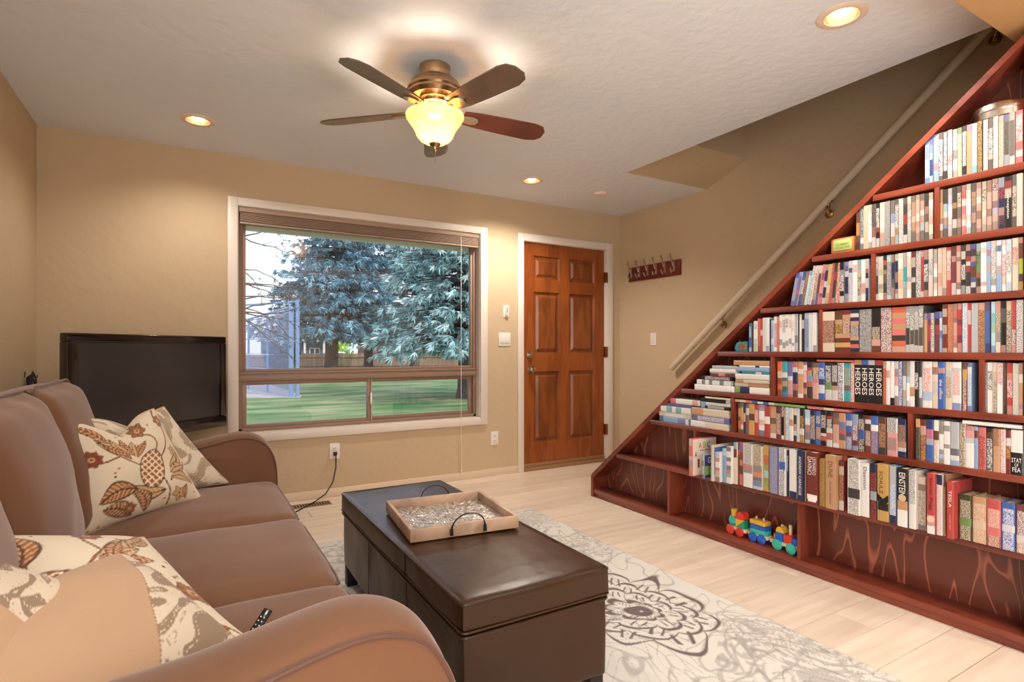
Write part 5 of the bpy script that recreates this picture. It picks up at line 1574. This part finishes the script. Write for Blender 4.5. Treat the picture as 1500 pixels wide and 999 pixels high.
MB().lathe([(.008, tz + .064), (.008, tz + .100), (.0, tz + .101)], (XT, 1.722, 0), 12, cap=False).build('peg', TR['wood'], g_)
MB().lathe([(.008, tz + .034), (.008, tz + .052), (.0, tz + .053)], (XT, 1.806, 0), 12, cap=False).build('peg', TR['yellow'], g_)
for tr in (e, c, g_):
    for ch in tr.children:
        if ch.name.startswith('wheel'): continue
        for v in ch.data.vertices:
            if v.co.z > .0: v.co.z = (v.co.z - .020) * 1.38 + .026
            v.co.x *= 1.08 if not ch.name.startswith('coupling') else 1

# ================================================================== OUTSIDE
GZ = -1.10
M['eave'] = mat('eave_paint', (238, 234, 216), 0.7)
M['grass'] = mat('grass', (86, 128, 58), 0.95, bump=.6, bscale=6, var=.30, vscale=.8)
nt, N, L, p = nodes_of(M['grass'])
for nd in N:
    if nd.bl_idname == 'ShaderNodeValToRGB':
        nd.color_ramp.elements[0].color = (*lin((60, 108, 40)), 1); nd.color_ramp.elements[1].color = (*lin((148, 146, 104)), 1)
        nd.color_ramp.elements[0].position = .38; nd.color_ramp.elements[1].position = .66
    if nd.bl_idname == 'ShaderNodeMapping': nd.inputs['Scale'].default_value = (.45, 1.1, 1)
MB().box(-60, 120, FY + .3, 130, GZ - .3, GZ).build('ground_lawn', M['grass'], kind='structure', loc=(0, 0, 0))
MB().box(-1.0, RX + WT + .2, FY + WT, FY + WT + .05, GZ, 0.0).build('trim_foundation', mat('foundation', (150, 146, 140), .9), kind='structure')
MB().box(-3, 7, FY + WT, 5.03, 2.10, 2.125).box(-3, 7, 5.03, 5.06, 2.06, 2.26).build('trim_eave', M['eave'], kind='structure')
ev = MB()
for k in range(3):
    ev.box(1.55 + k * .17, 1.69 + k * .17, 4.55, 4.62, 2.095, 2.101)
ev.build('trim_eave_vent', mat('eave_vent', (120, 126, 112), .6), kind='structure')
# gravel infield
o = MB().prism([(-14, 30.5), (2.5, 27.2), (4.35, 26.2), (4.6, 27.2), (4.2, 44), (-14, 60)], 'z', GZ, GZ + .03).build('gravel_infield', mat('gravel', (176, 168, 162), .95, bump=1, bscale=8, var=.25, vscale=2.5))
props(o, kind='structure')

# chain link backstop
bs = empty('backstop_fence', (3.9, 26.8, GZ), 'tall grey chain-link backstop fence with sloping top rail on the lawn', 'fence')
MF = mat('galvanised_pipe', (126, 150, 190), .4)
MW = mat('chain_link_wire', (118, 138, 176), .5)
Pa = Vector((4.06, 26.7, 0)); Pb = Vector((1.2, 41.0, 0))
dv_ = (Pb - Pa); LN = dv_.length; du = dv_.normalized()
def topz(s): return 2.98 - s * .047
for s in (0, 3.2, 6.2, 8.9, 11.6, 14.2):
    q = Pa + du * s; MB().tube([(q.x, q.y, GZ), (q.x, q.y, topz(s))], .055 if s else .11, 8).build('post', MF, bs)
q = Pa; MB().tube([(q.x + .25, q.y - .1, GZ), (q.x + .25, q.y - .1, 3.32)], .09, 8).build('post', MF, bs)
MB().tube([(Pa.x, Pa.y, topz(0)), (Pb.x, Pb.y, topz(LN))], .055, 8).build('top_rail', MF, bs)
MB().tube([(Pa.x + .25, Pa.y - .1, 3.22), (Pa.x - 3.2, Pa.y + 6, 3.22), (Pa.x - 9, Pa.y + 9, 3.22)], .05, 8).build('top_rail', MF, bs)
for zz in (.4, 1.9):
    MB().tube([(Pa.x, Pa.y, zz - .3), (Pb.x, Pb.y, zz - .3)], .03, 6).build('middle_rail', MF, bs)
wr_ = MB(); sp_ = .085; ww = .014
cnt = int(LN / sp_)
for sg in (1, -1):
    for k in range(-60, cnt + 60):
        s0 = k * sp_; H0 = GZ + .02
        # each wire climbs at 45 degrees, clipped to the panel
        za = H0; sa = s0; 
        tmax = 4.1
        t0, t1 = 0, tmax
        if sg > 0: t0 = max(0, -s0); t1 = min(tmax, LN - s0)
        else: t0 = max(0, s0 - LN); t1 = min(tmax, s0)
        # clip to top
        for _ in range(3):
            if t1 > t0 and H0 + t1 > topz(s0 + sg * t1): t1 = (topz(0) - .047 * s0 - H0) / (1 + sg * .047)
        if t1 - t0 < .05: continue
        a = Pa + du * (s0 + sg * t0); b = Pa + du * (s0 + sg * t1)
        wr_.add([(a.x, a.y, H0 + t0 - ww), (b.x, b.y, H0 + t1 - ww), (b.x, b.y, H0 + t1 + ww), (a.x, a.y, H0 + t0 + ww)], [(0, 1, 2, 3)])
wr_.build('chain_link_mesh', MW, bs, kind='stuff')

# board fence along the far edge
wf = empty('wooden_fence', (14, 56, GZ), 'weathered brown board fence along the far side of the lawn', 'fence')
pk = MB(); rf_ = random.Random(2)
F0 = Vector((-6, 66, 0)); F1 = Vector((46, 47, 0)); fl_ = (F1 - F0).length; fd = (F1 - F0).normalized(); fn = Vector((-fd.y, fd.x, 0))
k = 0.0
while k < fl_:
    q = F0 + fd * k; q2 = F0 + fd * (k + .135); hh = GZ + 1.72 + rf_.uniform(-.03, .03); o_ = rf_.uniform(-.015, .015)
    a = q + fn * o_; b = q2 + fn * o_; c = q2 + fn * (o_ + .02); d = q + fn * (o_ + .02)
    pk.add([(a.x, a.y, GZ), (b.x, b.y, GZ), (c.x, c.y, GZ), (d.x, d.y, GZ), (a.x, a.y, hh), (b.x, b.y, hh), (c.x, c.y, hh), (d.x, d.y, hh)],
           [(4, 5, 6, 7), (0, 1, 5, 4), (1, 2, 6, 5), (2, 3, 7, 6), (3, 0, 4, 7)])
    k += .15
pk.build('fence_boards', mat('weathered_boards', (158, 128, 106), .9, var=.25, vscale=3, stretch=(1, 1, .1)), wf, kind='stuff')
for zz in (GZ + .4, GZ + 1.3):
    a = F0 - fn * .04; b = F1 - fn * .04
    MB().tube([(a.x, a.y, zz), (b.x, b.y, zz)], .05, 4).build('fence_rail', mat('fence_rail_wood', (130, 104, 84), .9), wf)

# conifers
M['bark'] = mat('bark', (92, 78, 76), .9, bump=.8, bscale=12, var=.25, vscale=5)
def conifer(name, lb, base, H, R0, tk, crown0, seed, cols, tuft=.4, ntuft=2400, lean=(0, 0), droop=.35, zmax=None):
    rr = random.Random(seed)
    root = empty(name, base, lb, 'tree', 'spruce trees on the lawn')
    bx, by, bz = base
    def axis(z): return Vector((bx + lean[0] * z, by + lean[1] * z, bz + z))
    t = MB(); zs_ = [0, .4, 1.2, H * .25, H * .5, H * .75, H]; rs_ = [tk * 1.45, tk * 1.12, tk, tk * .8, tk * .55, tk * .3, .03]
    t.tube([axis(z) for z in zs_], rs_, 12).build('trunk', M['bark'], root)
    br = MB(); fo = MB()
    V = []; Fc = []; mi = []
    nb_ = int(ntuft / 16)
    for i in range(nb_):
        f = (i + rr.random()) / nb_
        z = crown0 + (H - crown0) * (f ** 1.25)
        if zmax and z > zmax: continue
        rad = R0 * (1 - f) ** .75 * rr.uniform(.75, 1.1) + .3
        if f < .06: rad *= .8
        a = rr.uniform(0, 2 * PI); d = Vector((math.cos(a), math.sin(a), 0))
        p0 = axis(z); pts = []
        for k in range(5):
            s = k / 4
            pts.append(p0 + d * rad * s + Vector((0, 0, rad * (.10 * s - droop * s * s + .12 * s ** 3))))
        br.tube(pts, [.06, .045, .03, .02, .01], 4)
        sd = Vector((-d.y, d.x, 0))
        for k in range(16):
            s = rr.uniform(.22, 1.0); j = min(3, int(s * 4)); q = pts[j].lerp(pts[j + 1], s * 4 - j)
            off = rr.uniform(-1, 1) * (1.15 - s) * rad * .34
            q = q + sd * off + Vector((0, 0, -abs(off) * .25 + rr.uniform(-.12, .08)))
            dr = (d * rr.uniform(.3, 1) + sd * (1 if off > 0 else -1) * rr.uniform(.1, .9) + Vector((0, 0, rr.uniform(-.75, .05)))).normalized()
            ci = rr.choice([0, 0, 1, 1, 2])
            for m_ in range(13):
                dd = (dr + Vector((rr.uniform(-.6, .6), rr.uniform(-.6, .6), rr.uniform(-.75, .3)))).normalized()
                ln = tuft * rr.uniform(.55, 1.15); sw = dd.cross(Vector((rr.uniform(-1, 1), rr.uniform(-1, 1), rr.uniform(-1, 1)))).normalized() * tuft * .065
                n0 = len(V)
                V += [q, q + dd * ln * .5 + sw, q + dd * ln, q + dd * ln * .5 - sw]
                Fc.append((n0, n0 + 1, n0 + 2, n0 + 3)); mi.append(ci)
    br.build('branches', M['bark'], root, kind='stuff')
    me = bpy.data.meshes.new('needle_foliage'); me.from_pydata([(v - Vector(base))[:] for v in V], [], Fc)
    for c_i in cols: me.materials.append(c_i)
    me.polygons.foreach_set('material_index', mi); me.update()
    o = bpy.data.objects.new('needle_foliage', me); lk(o); o.parent = root; o['kind'] = 'stuff'
    return root
dark = [mat('spruce_dark', (78, 118, 136), .85), mat('spruce_mid', (116, 158, 172), .85), mat('spruce_tip', (168, 204, 212), .85)]
pale = [mat('blue_spruce_deep', (116, 154, 154), .85), mat('blue_spruce_mid', (168, 200, 198), .85), mat('blue_spruce_tip', (222, 238, 234), .85)]  # deep, middle and light needle tones, picked at random per tuft
conifer('spruce_tree', 'big dark blue-green spruce with a thick leaning trunk, left of the window view', (9.3, 43.0, GZ), 15.5, 6.2, .50, 3.2, 5, dark, .55, 5200, lean=(.06, 0), droop=.30, zmax=13)
conifer('spruce_tree', 'pale blue spruce nearest to the window with long drooping branches', (10.75, 22.6, GZ), 12, 4.7, .30, 2.3, 8, pale, .42, 5200, lean=(0, 0), droop=.32, zmax=10)
conifer('spruce_tree', 'spruce standing behind between the two big ones, slim trunk by the fence', (17.2, 46.5, GZ), 15, 5.2, .40, 3.0, 14, pale, .6, 2600, droop=.30, zmax=13)
conifer('spruce_tree', 'farthest spruce close to the board fence with a slender trunk', (14.3, 50.5, GZ), 16, 5.0, .42, 3.4, 17, dark, .6, 2200, droop=.28, zmax=13)
# pine boughs reaching in from the left
pn = empty('pine_tree', (1.2, 17.0, GZ), 'pine with thin bare twigs reaching into the view from the left', 'tree')
MB().tube([(1.2, 17, GZ), (1.15, 17, 2), (1.2, 17, 6), (1.1, 17, 9)], [.22, .18, .13, .05], 10).build('trunk', M['bark'], pn)
rr = random.Random(31); tw = MB(); nd_ = MB()
for i in range(22):
    z = rr.uniform(1.9, 6.0); a = rr.uniform(-.9, .9); d = Vector((math.cos(a), math.sin(a), 0)); ln = rr.uniform(1.4, 2.9)
    pts = [Vector((1.15, 17, z))]
    cur = d.copy()
    for k in range(7):
        cur = (cur + Vector((rr.uniform(-.3, .3), rr.uniform(-.3, .3), rr.uniform(-.32, .26)))).normalized(); pts.append(pts[-1] + cur * ln / 7)
    tw.tube(pts, [.03, .024, .019, .015, .012, .009, .007, .004], 5)
    for k in range(3, 8):
        for m_ in range(2):
            dd = (cur + Vector((rr.uniform(-1, 1), rr.uniform(-1, 1), rr.uniform(-.9, .7)))).normalized()
            e_ = pts[k] + dd * rr.uniform(.25, .55)
            tw.tube([pts[k], pts[k].lerp(e_, .5) + Vector((0, 0, .03)), e_], [.008, .006, .003], 4)
            if rr.random() < .35:
                for q_ in range(14):
                    d2 = (dd + Vector((rr.uniform(-.9, .9), rr.uniform(-.9, .9), rr.uniform(-.9, .9)))).normalized(); sw = d2.cross(Vector((0, 0, 1))).normalized() * .010
                    nd_.add([e_ + sw, e_ - sw, e_ + d2 * .14], [(0, 1, 2)])
tw.build('twigs', M['bark'], pn, kind='stuff'); nd_.build('needles', mat('pine_needles', (74, 106, 84), .8), pn, kind='stuff')

# houses and shrubs beyond the fence
def house(lb, x0, x1, y0, y1, h, roofh, wall, roof, wins, posts=()):
    r_ = empty('house', ((x0 + x1) / 2, (y0 + y1) / 2, GZ), lb, 'house')
    MB().box(x0, x1, y0, y1, GZ, GZ + h).build('wall', wall, r_)
    MB().prism([(x0 - .6, GZ + h), (x1 + .6, GZ + h), ((x0 + x1) / 2 + (x1 - x0) * .3, GZ + h + roofh), ((x0 + x1) / 2 - (x1 - x0) * .3, GZ + h + roofh)], 'y', y0 - 1.0, y1 + .6).build('roof', roof, r_)
    MB().box(x0 - .6, x1 + .6, y0 - 1.12, y0 - 1.0, GZ + h - .06, GZ + h + .18).build('fascia', M['trim'], r_)
    for (a, b, c, d) in wins:
        f = MB().box(a - .1, b + .1, y0 - .05, y0 + .02, c - .1, d + .1).build('window', M['trim'], r_)
        MB().box(a, b, y0 - .07, y0 - .05, c, d).box((a + b) / 2 - .0, (a + b) / 2 + .0, y0 - .07, y0 - .05, c, d).build('pane', mat('far_pane', (60, 76, 96), .2), f)
        MB().box((a + b) / 2 - .05, (a + b) / 2 + .05, y0 - .10, y0 - .07, c, d).box(a, b, y0 - .10, y0 - .07, (c + d) / 2 - .04, (c + d) / 2 + .04).build('glazing_bar', M['trim'], f)
    for x in posts: MB().box(x - .11, x + .11, y0 - 1.0, y0 - .78, GZ, GZ + h).build('post', M['trim'], r_)
house('low blue-grey house with white porch posts beyond the fence', 8.2, 15.6, 70, 78, 3.1, 1.3, mat('siding_blue_grey', (92, 108, 132), .8), mat('shingle_grey', (120, 118, 122), .9), [(12.8, 13.8, GZ + 1.0, GZ + 2.2)], (10.4, 12.0, 14.2))
house('red-brown brick house with white windows beyond the fence', 19.0, 31.0, 64, 72, 2.9, 1.2, mat('far_brick', (150, 112, 108), .9), mat('shingle_brown', (128, 112, 108), .9), [(20.2, 21.4, GZ + 1.1, GZ + 2.4), (25.5, 26.9, GZ + 1.2, GZ + 2.3)], ())
def shrub(lb, c, r, m_, seed, n=420):
    rr = random.Random(seed); root = empty('shrub', (c[0], c[1], GZ), lb, 'shrub', 'shrubs beyond the fence')
    MB().tube([(c[0], c[1], GZ), (c[0], c[1], GZ + r * .8)], [.08, .04], 6).build('stem', M['bark'], root)
    fo = MB()
    for k in range(n):
        d = Vector((rr.gauss(0, 1), rr.gauss(0, 1), rr.gauss(0, 1))).normalized() * r * rr.uniform(.55, 1); q = Vector((c[0], c[1], GZ + r * 1.05)) + Vector((d.x, d.y, d.z * 1.0))
        u = Vector((rr.uniform(-1, 1), rr.uniform(-1, 1), rr.uniform(-1, 1))).normalized() * .22; v = u.cross(Vector((rr.uniform(-1, 1), 1, rr.uniform(-1, 1)))).normalized() * .14
        fo.add([q - u, q + v, q + u, q - v], [(0, 1, 2, 3)])
    fo.build('leaves', m_, root, kind='stuff')
g1 = mat('fresh_leaf', (150, 190, 70), .8); g2 = mat('olive_leaf', (156, 164, 84), .8); g3 = mat('twiggy_bush', (170, 134, 130), .9); g4 = mat('dark_shrub', (64, 96, 90), .85)
shrub('bright green shrub just right of the thick spruce trunk', (14.6, 61.5, 0), 1.5, g1, 1)
shrub('yellow-green shrub in front of the brick house', (23.2, 58.4, 0), 1.6, g2, 2)
shrub('green shrub at the right side of the window view', (28.5, 57.0, 0), 1.5, g1, 3)
shrub('bare pinkish twiggy bush left of the brick house', (19.4, 60.5, 0), 1.5, g3, 4)
shrub('bare pinkish twiggy bush right of the yellow-green shrub', (26.0, 60.2, 0), 1.5, g3, 6)
shrub('dark low evergreen shrub beside the backstop fence', (7.2, 52.5, 0), 1.5, g4, 5, 700)
